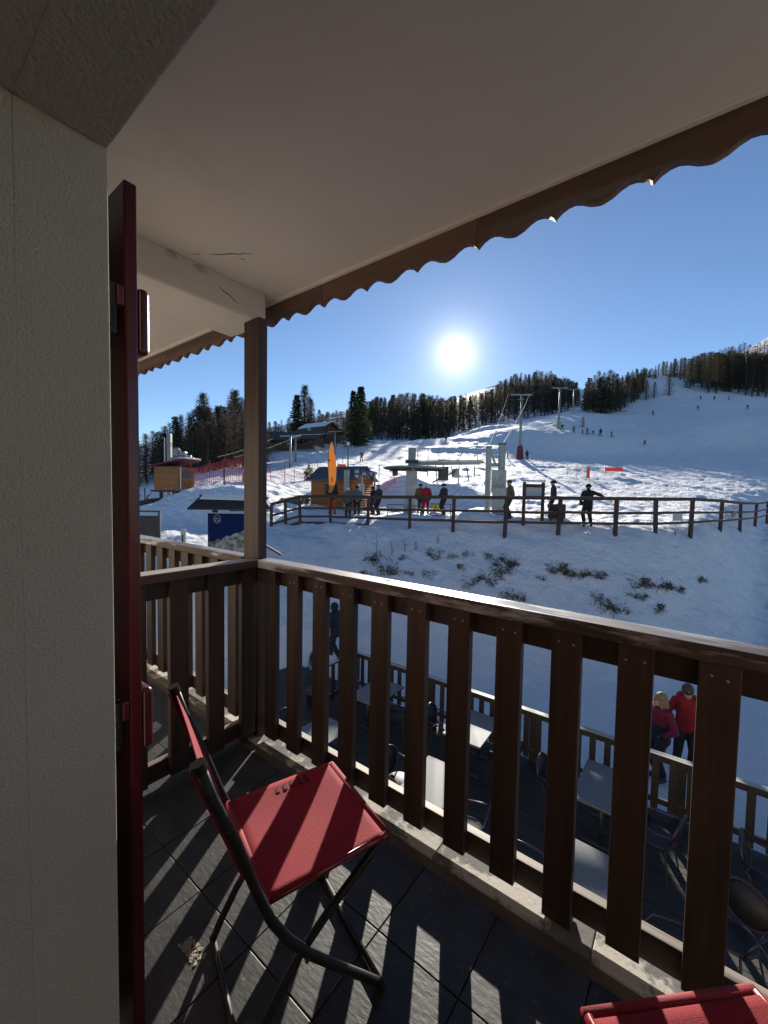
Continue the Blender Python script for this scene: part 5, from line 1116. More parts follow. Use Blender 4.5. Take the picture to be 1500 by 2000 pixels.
WOODS = [
 ('bare larch or spruce in the dark wood between shutter and corner post', 'trees of the left wood', [(-51.32,62.27,6.17,1),(-50.55,62.65,6.36,1),(-47.9,60.35,6.21,1),(-48.88,62.86,6.86,0),(-45.77,59.84,6.49,0),(-44.25,59.3,6.74,1),(-46.91,63.74,7.01,1),(-46.13,64.35,6.81,1),(-42.89,61.55,6.73,0),(-40.21,59.5,5.98,0),(-39.9,60.5,6.22,1),(-41.28,64.07,6.38,1),(-39.39,62.53,6.33,1),(-35.93,59.08,6.84,1),(-36.92,63.06,7.15,1),(-35.21,62.43,7.16,1),(-34.28,62.82,6.96,0),(-34.35,64.19,7.89,1),(-33.47,63.86,8.08,1),(-31.27,61.47,8.82,0),(-31.26,62.71,8.73,1),(-31.11,64.62,9.36,1),(-30.28,65.09,9.46,1),(-29.06,64.78,9.92,1),(-26.34,60.53,9,1),(-27.32,64.84,8.5,1),(-26.15,64.29,9.01,1),(-24.46,62.74,9.04,1),(-23.66,62.83,9.64,1),(-22.01,62.13,9.51,1),(-21.7,63.79,9.48,1),(-20.26,62.82,9.13,0),(-18.56,60.96,7.6,1),(-58.99,72.37,6.34,0),(-57.25,72.36,6.96,1),(-57.64,74.63,6.9,1),(-59.18,77.96,7.46,1),(-58.56,78.38,7.45,1),(-53.22,73.2,6.88,1),(-52.5,73.62,7.44,1),(-50.6,72.94,6.29,1),(-50.72,75.53,6.54,0),(-51.36,77.84,7.12,1),(-47.25,73.12,6.59,1),(-46.41,74.6,7.28,1),(-47.63,78.49,7.69,0),(-43.77,74.82,7.96,1),(-43.74,77.02,8.3,1),(-41.54,75.31,7.9,0),(-41.96,78.53,8.75,1),(-38.51,75.5,9.08,0),(-37.76,75.67,10.2,1),(-38.02,79.52,9.76,0),(-36.25,79.58,11.2,0),(-31.47,72.54,10.1,0),(-32.47,79.04,10.5,1),(-30.32,75.86,10.4,0),(-28.95,76.19,10.6,1),(-29.19,79.14,11.4,1),(-27.49,78.15,11.8,1),(-24.73,73.13,10.7,0),(-25.09,79.21,9.99,0),(-21.29,72.26,7.17,0),(-41.73,50.59,5.04,0),(-41.55,51.38,4.31,0),(-38.11,47.75,4.31,1),(-40.17,51.77,4.24,1),(-36.56,47.86,4.36,1),(-37.61,50.43,4.63,1),(-35.16,48.14,4.43,0),(-35.14,49.4,4.45,1),(-35.3,50.75,4.58,1),(-35.06,51.51,4.34,1),(-34,51.3,4.26,1),(-33.01,50.97,4.46,1),(-31.99,50.45,4.77,1),(-29.93,48.15,4.41,1),(-29.35,48.81,4.89,1),(-30.41,52.2,5.24,1),(-28.6,50.84,4.76,1),(-27.52,50.16,4.74,1),(-27.58,51.37,4.86,0),(-26.18,50.32,5.69,0),(-26.19,51.76,6.13,0),(-24.68,50.87,6.2,1),(-22.61,47.94,5.43,1),(-23.25,51.08,6.56,1),(-21.84,49.12,6.57,1),(-20.72,47.89,6.19,1),(-21.27,51.27,6.81,1),(-20.29,50.5,6.45,0),(-18.85,48.68,6.39,1),(-19.19,52.34,6.84,1),(-17.44,50.09,7.15,1),(-16.66,49.51,6.81,1),(-16.51,52.08,6.55,1),(-14.87,50.43,5.12,0)]),
 ('slim conifer behind the chalets right of the corner post', 'slim trees behind the chalets', [(-34.67,123.1,6.34,0),(-32.6,121.3,6.55,0),(-30.08,119,6.73,1),(-27.37,115.7,7.13,1),(-26.44,116.4,6.22,1),(-26.29,122.3,7.14,0),(-23.71,117.6,7.81,0),(-22.22,117.8,8.57,1),(-21.23,122.5,7.87,1),(-18.52,114.8,9.66,0),(-17.55,114.7,8.65,1),(-16.38,114.3,9.24,0),(-14.52,112.5,8.79,1),(-13.51,112.6,9.49,1),(-12.82,115.2,9.44,1),(-30.83,110.5,5.31,1),(-28.05,107.8,5.97,1),(-26.3,110.6,5.33,1),(-23.64,105.6,6.02,0),(-22.01,107.3,5.93,0),(-19,106.6,7.03,1),(-16.31,105.8,7.21,1),(-15.84,112.8,6.45,1),(-12.77,108.4,7.21,1),(-11.09,105.8,6.25,0)]),
 ('conifer in the wood just right of the lone tall spruce', 'trees of the middle wood', [(-25.43,243.5,5.2,1),(-21.9,230.6,8.57,1),(-20.77,236,10.3,1),(-18.51,232.5,9.93,1),(-16.53,232.2,10.3,1),(-14.99,245.8,11.4,1),(-12.73,234.5,12.7,1),(-10.39,233.9,14.3,1),(-8.407,236,14.4,0),(-6.695,248.3,16,0),(-4.811,242.2,17.3,1),(-3.182,244.8,17.2,1),(-0.9158,245.8,17.4,1),(1.808,248.6,14.9,0),(4.015,232.1,18.4,1),(6.733,228.7,19,1),(10.65,250.8,19,1),(12.21,239.9,19.4,1),(14.64,235.2,20.4,1),(16.96,243.2,20,0),(19.98,243.9,19.1,1),(22.05,246.8,20.6,0),(22.97,240,19.3,1),(25.34,243.8,18.9,0),(27.4,247,20,1),(29.26,240.1,19.8,1),(33.09,250.3,18.5,1),(33.07,229.9,17.3,1),(35.73,228.8,15.3,0),(-20.19,213.6,8.12,1),(-18.35,221.2,10,1),(-15.23,219.3,11.7,1),(-12.67,214.8,12.8,1),(-10.94,223.6,14.2,1),(-6.753,213.9,16.5,0),(-4.376,212.2,17.6,1),(-2.168,208.7,17.8,0),(-0.1153,217.3,17,0),(1.718,204.7,17,0),(3.88,205.1,19.5,0),(6.302,212.6,17.6,0),(9.863,221.6,18.5,1),(13.79,224.9,17.2,1),(16.14,211.7,17.5,1),(18.41,206.2,20.2,0),(20.38,205,17.3,1),(23.96,211.4,18.7,1),(29.53,224.5,17.2,1),(32.27,217.8,17,1),(-18.85,186.8,8.99,1),(-17.71,194.6,12,0),(-14.84,188.4,12.2,1),(-12.15,185.6,14.6,1),(-9.859,198.5,13.5,0),(-6.116,180.9,15.9,0),(-4.285,191.9,18.4,0),(-0.8612,197.1,16.5,1),(2.627,180.5,18,0),(4.912,186.4,18.1,1),(6.42,183.4,20.2,1),(9.852,182.6,21,1),(13.04,195.3,20,1),(15.82,189.4,20.8,1),(18.3,198.9,18,1),(19.16,189.3,20.1,1),(22.21,193.2,18,1),(24.51,189,18.1,1),(26.73,190.7,18,1),(29.04,187,18,1),(-16.9,167.4,9.1,0),(-15.56,170.6,12,1),(-13.03,159.5,13.8,1),(-12.35,171.2,13.6,1),(-9.75,159.9,13.1,1),(-8.235,169.5,13,1),(-5.002,157,14.5,0),(-2.808,161.6,10.2,1),(-1.322,164.9,10.2,1),(1.174,169.1,11.5,1),(2.983,160.1,12.4,1),(4.689,162.9,14.7,1),(6.495,164.4,12.6,1),(8.46,172.5,11.9,1),(10.42,161.7,11.2,1),(11.47,158.9,10.8,0),(13.76,173,14,1),(16.43,169.7,10.9,0),(18.37,171.7,14.2,1),(18.98,158.3,14,1),(21.86,162.4,10.1,0),(24.93,167.9,11.2,0)]),
 ('conifer in the backlit wood below and right of the sun', 'trees of the wood under the sun', [(53.3,317.2,14.2,1),(56.98,312.9,16.1,1),(63.54,325.3,15.4,1),(66.07,315.9,14.5,0),(73.34,321.5,14,1),(75.41,312.9,15.6,1),(81,320.7,14.5,0),(89.9,333.8,17.3,1),(85.79,308,21.1,1),(93.64,325.4,20.1,1),(94.41,314,21.7,1),(103.3,330.5,23.4,1),(102.7,316.6,21.4,0),(107,317.2,22.4,1),(111,320.8,22.8,0),(119.2,330.2,24,0),(125.4,335.5,22.3,1),(118.5,305.5,20.7,1),(133.8,335.8,20.5,1),(128.7,316.5,21.6,1),(140.8,332,17.7,0),(138.6,316.2,17.5,1),(137.7,307.7,16.4,1),(153.2,333.3,13.2,0),(42.44,266.1,17.6,1),(46.98,279.4,15,1),(48.7,269,17.7,1),(51.1,268.8,16,1),(53.8,261.3,16.8,0),(60.41,279.2,15.7,1),(60.34,259.6,16.6,0),(70.13,283.3,16.6,0),(70.63,272.2,17.8,1),(72.29,265.2,20,1),(79.43,277.3,22.6,1),(84.38,279.1,20.3,0),(82.9,262.5,22.7,1),(87,264.1,21.4,1),(89.99,261.2,22.1,1),(97.32,273.2,23.2,1),(101.8,279.6,20.9,0),(98.51,262.3,21.2,1),(103.8,266.3,20.5,1),(107.6,268.4,19.5,1),(107.6,262.4,20.9,1),(117.1,280.4,20,0),(121.1,281.4,18.8,1),(121.9,276,18.8,1),(126.2,280.3,16.6,1),(121.6,264.8,15.2,0),(36.98,222.4,19.2,0),(38.7,216.9,18.9,1),(41.61,220.2,17.5,1),(43.83,215.6,17.3,0),(48.39,221,18.2,1),(54.64,232.3,18.3,1),(54.45,222.6,17.4,1),(60.14,234.1,19.4,0),(59.75,224.3,21.2,1),(61.56,221.5,18.1,1),(67.33,234,17.7,1),(67.33,225.4,19.9,1),(68.41,218.3,17.3,1),(75.05,227.9,17.9,0),(74.81,216.4,21.6,1),(79.76,220.8,18.2,1),(81.09,215,19,1),(85.12,220.2,21.8,1),(86.37,218.7,19.2,1),(90.82,224.6,18.8,0),(95.52,230.6,18.7,1),(92.64,217.7,17.4,1),(99.31,224.8,16.6,1),(101.5,223.2,14.8,1),(110.1,236.1,10.8,0)]),
 ('conifer in the dark clump right of the far lift pylon', 'trees of the dark clump', [(88.09,181.4,12.5,0),(89.73,181.1,14,0),(85.47,168.9,15,1),(93.25,180.7,16.3,1),(94.12,178.5,15.4,1),(98.13,181.7,16.1,1),(95.16,173.4,15.3,1),(98.25,176,14.5,0),(98.08,172.7,13,1),(100.2,173,9.46,1),(81.68,168.7,8.98,0),(78.95,160.5,11.5,1),(83.1,165.6,11.8,1),(80.27,156.6,13.3,1),(81.63,155.8,14.3,0),(82.79,155,14,0),(86.19,157.6,14.7,1),(89.82,160.9,13.2,0),(93.77,164.9,11.7,1)]),
 ('small far conifer on the ridge line right of the dark clump', 'ridge line trees', [(133.8,234.2,4.7,1),(133.3,230.4,4.45,1),(134.8,230.8,5.66,0),(143.5,244,4.74,1),(143,240.1,5.37,1),(144,238.3,5.8,0),(141.2,232.1,5.28,0),(142.2,231.1,4.67,1),(150.8,243.1,4.83,1),(144.9,231.8,4.97,1),(151.7,241.1,5.08,0),(146.1,230.1,4.19,0),(154.2,240.4,5.42,1),(158.2,244.8,4.16,1),(148.8,228.8,6.92,1),(123.6,215.7,5.07,1),(130.8,224.7,4.47,0),(129.7,219.9,4.63,0),(136.6,228.2,4.58,0),(138.3,228,5.02,1),(142.5,231.3,5.04,1),(145.6,232.8,5.06,1),(145.2,227.9,5.25,1),(143.2,221.7,5.05,1),(147.2,226,4.96,0),(112.8,196.1,7.62,1),(114.9,196.7,10.1,1),(122.1,205.8,7.67,0),(125.6,209.1,4.46,0),(120.7,199,7.58,0),(121.3,197.4,9.8,0),(126.2,203.2,10.1,1),(108.2,189.3,8.85,1),(111.6,191.6,10.2,0),(109,183.3,11.6,1),(110.8,184.3,11,1),(115.3,188.9,11.1,0),(122.4,198.1,9.59,0),(124.3,199.3,10.5,0)]),
 ('conifer in the large dark forest on the right hillside', 'trees of the right hillside forest', [(169.7,253.7,8.87,1),(175.2,255.3,8.19,1),(174.7,250.3,12,0),(171.3,240.7,13.1,1),(183.9,254.8,13.4,1),(180.4,243.8,14.7,0),(185.7,247.1,16.2,0),(185.1,243,18.2,1),(186.6,239.8,17.4,1),(195.9,247.5,19,0),(196.9,243.5,19.3,0),(200.8,244.8,18.4,1),(218.2,260.4,18.7,1),(210.6,247.4,19.3,1),(224.6,260.6,17.4,0),(226,257.4,20.1,1),(213.7,240.6,20.5,0),(219.4,243.1,17.2,0),(219.5,239.2,17.1,0),(232.1,248.4,20.1,0),(242.2,257.1,18.1,1),(237.2,249,18.9,1),(229.3,237.8,19,0),(155.2,211.2,15.3,0),(167.6,225.1,15.6,1),(172.4,225.9,19,1),(166.1,213.3,17.8,1),(178.3,225.6,17.1,1),(176.3,220.7,19.4,0),(185.2,227.4,19.5,0),(175.2,211.2,20.9,1),(186.6,220.6,19.8,0),(191,222.5,19.9,0),(190.2,217.1,17.9,1),(194.2,218.3,20.6,1),(196.8,218.4,20.1,1),(194,212.5,19.4,0),(206.9,222.2,20.3,1),(199.6,211.1,17.2,1),(216.3,225.6,19.4,1),(155.6,199.1,19.7,1),(158.9,198.7,18.8,1),(170.5,207.5,17,0),(172.3,206,20.9,1),(175.8,205.7,19.5,1),(173.1,198.7,21.4,1),(171.9,193.9,17.2,1),(177.8,197.3,19.4,1),(179.5,195.1,20.8,1),(188.3,200.3,18.7,0),(188.5,196.8,19.1,1)]),
]
def far_wood(name, lab, lst):
    """trees too far and too close together to tell apart: one mass of trunks and crowns"""
    t = thing(name, lab, 'wood', stand(lst[0][0], lst[0][1]), 0, kind='stuff'); o0 = np.array(t.location)
    for part, mi in (('trunks', 0), ('crowns', 1)):
        VV, FF, n = [], [], 0
        for a_, d, H, k in lst:
            me = LOW[('spruce', 'larch', 'pine')[k]][mi]; v = np.empty(len(me.vertices)*3); me.vertices.foreach_get('co', v); v = v.reshape(-1, 3).copy()
            s = H/10; wd_ = s*rnd.uniform(1.1, 1.5); th = rnd.uniform(0, 6.28); c, sn = math.cos(th), math.sin(th)
            x = (v[:, 0]*c - v[:, 1]*sn)*wd_; y = (v[:, 0]*sn + v[:, 1]*c)*wd_
            p0 = stand(a_, d, -.3); VV.append(np.stack([x + p0.x, y + p0.y, v[:, 2]*s + p0.z], 1) - o0)
            FF += [tuple(i + n for i in p.vertices) for p in me.polygons]; n += len(v)
        me = bpy.data.meshes.new(part); me.from_pydata(np.concatenate(VV).tolist(), [], FF)
        o = put(part, me, 'bark' if mi == 0 else 'twig_larch', t); o['kind'] = 'stuff'
far_wood('far_wood', 'farther mass of bare larches behind the backlit wood under the sun', [(65.79,411,9.67,1),(71.27,432.4,12.3,1),(68.37,399.4,11.6,0),(70.58,396.1,9.29,1),(79.93,425.8,10.1,0),(85.79,433.3,6.17,0),(86.48,422.1,7.77,0),(87.31,409,7.65,1),(95.11,433.7,6.31,1),(91.8,403.7,7.26,1),(97.61,421.2,6.93,1),(104.9,434.9,7.84,1),(107.2,430.4,7.3,1),(112.5,435.4,9.27,1),(106.8,402.8,10.7,1),(116.9,428.5,11.5,1),(119.6,429.1,13.2,1),(118.1,412.3,12.6,1),(116.3,397.4,14.5,1),(122.3,405.8,16.9,0),(130,423.1,14.9,1),(131.3,416,18.2,1),(131.7,405.2,20.1,0),(134,398.9,14,1),(136.6,395.1,17.8,0),(152.5,428.6,19.7,1),(148,407.1,20.8,1),(159.3,432.1,21.5,0),(156.5,413.9,19.5,1),(162.3,422.3,16.2,1),(167.4,425.8,17.6,0),(170.3,422.1,17.2,0),(169.6,412.2,14.3,1),(172.1,409,12.8,1),(170,397.5,14.7,1),(184.6,424.6,13,1),(190.3,429.9,10.4,1),(189.1,418.3,8.95,1),(198.9,430.1,5.17,1),(56.99,359.8,15.3,0),(62.09,371.2,13,0),(68.82,381.8,12.9,1),(68.38,355.5,14.3,1),(73.5,358.8,13.9,0),(76.66,354.2,10.7,0),(82.21,361.8,12.6,0),(86.49,360,11.4,1),(92.79,374.7,8.18,0),(93.41,360.2,13.2,1),(100.7,372.1,14,0),(102.5,367.7,15.4,1),(108.1,373.9,18.2,1),(116.9,386.9,18.4,1),(112.7,365.8,19.9,1),(120.4,379.1,17.7,0),(124.2,381.8,18.5,1),(126.3,377.4,19.9,1),(122.3,353.8,17.7,1),(126,358.1,19.3,1),(136.9,374.9,21.3,1),(137.8,365.7,22.7,0),(137.3,354,22.1,1),(149.2,374.7,23.4,0),(151.2,370.3,20.3,1),(158,374.2,16.8,1),(154.7,359.7,18.9,1),(165.4,375.9,14,0),(168.5,376.8,14.1,1),(162.2,357.9,14.6,1)])
far_wood('far_wood', 'dark mass of far forest along the right skyline', [(217.5,330.4,11.1,0),(221.3,331.1,12.7,1),(226.2,333.9,12.4,0),(217.3,316.1,12.7,0),(224.9,323.3,14.5,1),(233.6,332.3,13,1),(239.6,337.1,13.4,1),(232.5,323.3,15.6,0),(235.2,323.1,13.5,1),(235.2,319.7,14.4,1),(252.3,340,15.1,0),(239.5,318.6,13,0),(243.7,321.6,18.2,1),(256.7,334.8,16.2,1),(266.9,343.8,16.3,1),(262,334.1,18.8,1),(256.2,322.7,19.2,0),(256.9,320.2,21.3,1),(280,344.6,15,1),(278.1,340.5,20.5,1),(268.3,325.9,22.9,1),(285.4,344,20.3,0),(273.9,327.9,23.1,1),(265.6,315.9,22.4,1),(274.9,323.8,22.8,1),(273.9,321,25.4,1),(277.4,321.5,25.9,1),(297.3,340.8,21.4,0),(285.3,324.5,21.8,1),(283.9,319.4,23.9,0),(306.1,342.3,21.7,1),(291.6,323.6,24.7,1),(290.4,319.8,26.5,1),(304.7,332.1,25.1,1),(319.3,345.7,18.9,1),(310.1,332.4,20.5,1),(313.8,334.5,20.8,0),(320.6,338.4,20.2,0),(307.4,321.6,24.6,0),(304.4,315.1,23.3,0),(188.5,287.1,8.73,1),(194.5,290.9,11.7,0),(191.8,283.5,10.8,1),(193.9,281.2,10.2,1),(201.9,289.7,12,1),(197.5,278.6,13.7,1),(208.7,290,15.5,0),(205.1,281.2,15.3,0),(214.9,291,17,1),(215.6,287.1,18.4,1),(216.9,284.7,13.7,0),(214.5,278.9,18.1,1),(228.2,293.2,20.3,1),(232.7,295,20.5,1),(226.1,282,18.1,1),(226.5,278.8,22.2,1),(223.8,273,18.6,1),(226.7,272.9,21.4,1),(233.8,277.6,19.6,1),(243.5,285.4,20.8,1),(248.6,287.9,21.2,1),(237.4,271.4,19.7,0),(248.9,280.7,18.1,0),(250.7,279.7,20.7,1),(259.6,285.8,19.5,0),(250.6,273.2,20.1,1),(269.3,289.3,18.8,1),(269.5,286.6,20.8,1),(275,289.6,22.1,0),(270.6,281.5,20.9,1)])
for lab, grp, lst in WOODS:
    for a_, d, H, k in lst:
        tree(a_, d, H, ('spruce', 'larch', 'pine')[k], lab, grp, rnd.uniform(.85, 1.7))
for (px_, H, lab) in (((117.4, 186, 48.9), 9.5, 'lone larch on the snowy clearing under the forest, left one'), ((122.1, 188, 49.89), 7.5, 'smaller lone larch right of the left one on the clearing'), ((130.5, 190, 50.95), 10.5, 'lone larch in the middle of the snowy clearing'), ((53.76, 112, 26.84), 3.2, 'small bushy larch on the crest above the skiers')):
    tree(px_[0], px_[1], H, 'larch', lab, None, 1.5)
# distant cable-car top station on the ridge
p = (391.5, 440, 178.5); cs = thing('top_station', 'tiny lift mast on the skyline at the upper right', 'mast', stand(p[0], p[1], -.5), HR)
for sx in (-1, 1): put('mast', MB().bar((sx*1.6, 0, 0), (sx*.6, 0, 5), .4, .4), 'dark_steel', cs)
put('cross_arm', MB().bar((-4, 0, 5), (4, 0, 5.3), .5, .5), 'dark_steel', cs)

# ------------------------------------------------------------------ tufts, twigs and saplings on the bank
def tuft_mesh(seed):
    r0 = random.Random(seed); b_ = MB()
    for k in range(200):
        a_ = r0.uniform(0, 6.283); rr = r0.random()**.5; c = Vector((.36*rr*math.cos(a_), .30*rr*math.sin(a_)*(1 + .5*math.sin(3*a_+seed)), -.05))
        d = Vector((r0.uniform(-1, 1), r0.uniform(-1, .6), r0.uniform(.1, .9))).normalized(); l = r0.uniform(.1, .26); u = d.cross(Vector((0, 0, 1))).normalized()*r0.uniform(.006, .016)
        m_ = c + d*l*.6; e = m_ + (d + Vector((0, -.3, -.8)))*l*.4
        b_.add([c - u, c + u, m_ + u*.8, m_ - u*.8, e], [(0, 1, 2, 3), (3, 2, 4)])
    return b_.mesh('blades', fix=False)
TM = [tuft_mesh(s) for s in range(5)]
TP = [(-0.4233, 16.39), (-0.06894, 16.2), (0.2361, 15.62), (0.8504, 16.13), (1.008, 15.25), (1.724, 15.07), (2.08, 16.2), (2.767, 16.13), (3.397, 16.13), (4.157, 16.07), (4.292, 15.88), (4.594, 15.31), (4.395, 15.07), (4.922, 15.44), (3.647, 14.95), (3.954, 14.89), (3.14, 14.77), (4.365, 14.14), (4.654, 14.03), (5.736, 14.72), (6.278, 15.01), (6.457, 15.13), (6.794, 15.01), (6.987, 14.89), (7.621, 14.95), (7.972, 14.89), (9.213, 14.6), (9.55, 14.54), (10.05, 14.6), (10.36, 14.72), (10.82, 14.83), (7.482, 14.08), (7.493, 13.75), (7.924, 13.64), (8.767, 14.14), (9.039, 14.14), (9.37, 13.81), (12.33, 15.75), (-0.6295, 15.56), (0.5284, 15.38), (3.07, 15.44), (4.878, 15.62)]
for k, (a_, d) in enumerate(TP):
    t = thing('grass_tuft', 'dark dry tuft poking through the snow of the bank', 'tuft', stand(a_, d, .0), HR + rnd.uniform(-.3, .3), 'dry tufts on the bank', scale=rnd.uniform(.5, 1.3)); t.rotation_euler.x = R(26)
    put('blades', TM[k % 5], 'dry_grass', t)
def sapling(q, h, lab, seed):
    r0 = random.Random(seed); t = thing('sapling', lab, 'sapling', stand(q[0], q[1], -.1), 0, 'bare saplings on the bank'); 
    put('stem', MB().tube([(0, 0, 0), (.02, 0, h*.5), (-.03, .02, h)], [.014, .010, .004], 5), 'stem', t)
    for k in range(7):
        z = h*(.25 + .1*k); a_ = r0.uniform(0, 6.28); l = h*r0.uniform(.15, .35)
        put('branch', MB().tube([(0, 0, z), (l*.5*math.cos(a_), l*.5*math.sin(a_), z+l*.45), (l*math.cos(a_), l*math.sin(a_), z+l*.9)], [.007, .005, .002], 4), 'stem', t)
sapling((-0.278, 16.39), 1.1, 'tallest bare sapling at the left of the bank', 1); sapling((0.3412, 16.33), .7, 'bare sapling right of the tallest one', 2); sapling((2.26, 16.85), .6, 'spreading bare twig high on the middle of the bank', 3)
sapling((0.8685, 16.59), .6, 'leaning bare twig below the third fence post', 4); sapling((12.64, 17.61), .4, 'small twig just under the fence on the right', 5); sapling((1.334, 16.65), .45, 'short bare twig left of the spreading one', 6)

# ------------------------------------------------------------------ people
def capsule(bm, p0, p1, r0, r1, seg=12):
    p0 = Vector(p0); p1 = Vector(p1); r0 = r0 if isinstance(r0, tuple) else (r0, r0); r1 = r1 if isinstance(r1, tuple) else (r1, r1)
    t = (p1 - p0); ln = t.length; t = t.normalized() if ln > 1e-6 else Vector((0, 0, 1))
    u = Vector((1, 0, 0)) - t*t.x
    if u.length < .2: u = Vector((0, 1, 0)) - t*t.y
    u.normalize(); w = t.cross(u); rings = []
    st = [(-1, .05), (-.7, .71), (-.35, .94), (0, 1)]
    for s, f in st: rings.append((p0 + t*s*min(r0), r0[0]*f, r0[1]*f))
    for s, f in reversed(st): rings.append((p1 - t*s*min(r1), r1[0]*f, r1[1]*f))
    prev = None; first = None
    for c, a, b_ in rings:
        ring = [bm.verts.new(c + u*a*math.cos(2*math.pi*k/seg) + w*b_*math.sin(2*math.pi*k/seg)) for k in range(seg)]
        if prev:
            for k in range(seg): bm.faces.new((prev[k], prev[(k+1) % seg], ring[(k+1) % seg], ring[k]))
        else: first = ring
        prev = ring
    bm.faces.new(first[::-1]); bm.faces.new(prev)
TAGS = ['jacket', 'trousers', 'skin', 'boot', 'glove', 'jacket2']
def body(name, bones, voxel):
    bm = bmesh.new()
    for b_ in bones: capsule(bm, *b_[:4])
    bmesh.ops.recalc_face_normals(bm, faces=bm.faces)
    me = bpy.data.meshes.new('tmp'); bm.to_mesh(me); bm.free()
    o = bpy.data.objects.new('tmp', me); COL.objects.link(o)
    md = o.modifiers.new('r', 'REMESH'); md.mode = 'VOXEL'; md.voxel_size = voxel
    sm = o.modifiers.new('s', 'SMOOTH'); sm.iterations = 3; sm.factor = .5
    res = bpy.data.meshes.new_from_object(o.evaluated_get(bpy.context.evaluated_depsgraph_get())); bpy.data.objects.remove(o); bpy.data.meshes.remove(me)
    res.name = name
    n = len(res.polygons); C = np.empty(n*3); res.polygons.foreach_get('center', C); C = C.reshape(-1, 3)
    best = np.full(n, 1e9); tag = np.zeros(n, int)
    for p0, p1, r0, r1, tg in bones:
        a = np.array(p0, float); b_ = np.array(p1, float); ab = b_ - a; L2 = max(1e-9, ab @ ab)
        t = np.clip(((C - a) @ ab)/L2, 0, 1); dd = np.linalg.norm(C - (a + t[:, None]*ab), axis=1)
        rr = (r0[0] if isinstance(r0, tuple) else r0)*(1-t) + (r1[0] if isinstance(r1, tuple) else r1)*t
        sc = dd - rr*.9; k = sc < best; best[k] = sc[k]; tag[k] = TAGS.index(tg)
    res.polygons.foreach_set('material_index', tag.astype(np.int32)); res.polygons.foreach_set('use_smooth', [True]*n); res.update()
    return res
def pose_bones(hands=((-.24, .10, .86), (.24, .10, .86)), elbows=None, feet=((-.12, 0), (.12, 0)), crouch=0.0, lean=0.0, look=0.0, bulk=1.14, fingers=False, long_jacket=False):
    """standing figure 1.75 m tall facing +y; hands and feet given, limbs bend between"""
    B = bulk; dz = -crouch; ly = lean
    pel = Vector((0, -crouch*.35, .95 + dz)); sp_ = Vector((0, ly*.35 - crouch*.2, 1.15 + dz)); che = Vector((0, ly*.8 - crouch*.1, 1.35 + dz)); nk = Vector((0, ly, 1.49 + dz)); hd = nk + Vector((0, .035 + ly*.2, .115))
    bones = [(pel, sp_, (.165*B, .125*B), (.16*B, .12*B), 'jacket2' if long_jacket else 'jacket'), (sp_, che, (.16*B, .12*B), (.185*B, .125*B), 'jacket'), (che, che + Vector((0, 0, .06)), (.185*B, .12*B), (.15*B, .10*B), 'jacket'), (nk - Vector((0, 0, .05)), nk + Vector((0, .01, .05)), .066, .058, 'jacket'),
             (hd - Vector((0, -.015, .055)), hd + Vector((0, .0, .045)), (.068, .082), (.078, .095), 'skin'), (hd + Vector((0, .09, -.03)), hd + Vector((0, .108, -.035)), .018, .014, 'skin'), (hd + Vector((0, .06, -.085)), hd + Vector((0, .07, -.085)), (.04, .03), (.035, .025), 'skin')]
    for s in (-1, 1): bones.append((hd + Vector((s*.078, -.005, -.02)), hd + Vector((s*.082, -.01, .015)), .016, .016, 'skin'))
    for i, s in enumerate((-1, 1)):
        shd = che + Vector((s*.165*B, 0, .045)); hnd = Vector(hands[i])
        if elbows: el = Vector(elbows[i])
        else:
            mid = (shd + hnd)/2; dist = (hnd - shd).length; k = math.sqrt(max(.0, .30**2 - (dist/2)**2)); el = mid + Vector((s*.5, -.8, -.25)).normalized()*k
        wr_ = hnd + (el - hnd).normalized()*.08
        bones += [(che + Vector((s*.08, 0, .05)), shd, .09*B, .078*B, 'jacket'), (shd, el, .075*B, .062*B, 'jacket'), (el, wr_, .062*B, .048*B, 'jacket')]
        fd = (hnd - wr_).normalized()
        if fingers:
            side = fd.cross(Vector((0, 0, 1)) if abs(fd.z) < .9 else Vector((0, 1, 0))).normalized()
            pe = wr_ + fd*.075; bones.append((wr_, pe, (.036, .022), (.042, .02), 'glove'))
            for q, (o_, ln_) in enumerate(((-.03, .062), (-.01, .075), (.01, .07), (.03, .055))):
                k1 = pe + side*o_ + fd*ln_*.5; k2 = k1 + (fd + Vector((0, .5, -.5)))*ln_*.4
                bones += [(pe + side*o_, k1, .0115, .0105, 'glove'), (k1, k2, .0105, .009, 'glove')]
            th = wr_ + side*-.04 + fd*.03; bones.append((th, th + (fd - side*.8)*.04, .013, .010, 'glove'))
        else: bones += [(wr_, hnd + fd*.02, .046, .05, 'glove'), (hnd + fd*.0, hnd + fd*.045 + Vector((-s*.035, .01, 0)), .022, .018, 'glove')]
        hip = pel + Vector((s*.085, 0, -.04)); fx, fy = feet[i]; an = Vector((fx, fy, .11)); dist = (an - hip).length
        mid = (hip + an)/2; k = math.sqrt(max(.0, .435**2 - (dist/2)**2)); kn = mid + Vector((s*.12, 1, .1)).normalized()*k
        bones += [(hip, kn, (.098*B, .095*B), .076*B, 'trousers'), (kn, an + Vector((0, 0, .06)), .075*B, .064*B, 'trousers'), (an, Vector((fx, fy, .06)), .064, .06, 'boot'), (Vector((fx, fy-.05, .05)), Vector((fx*1.05, fy+.15, .045)), (.05, .05), (.048, .042), 'boot')]
    if long_jacket: bones.append((pel + Vector((0, 0, -.10)), pel + Vector((0, 0, .1)), (.185*B, .14*B), (.18*B, .135*B), 'jacket2'))
    return bones
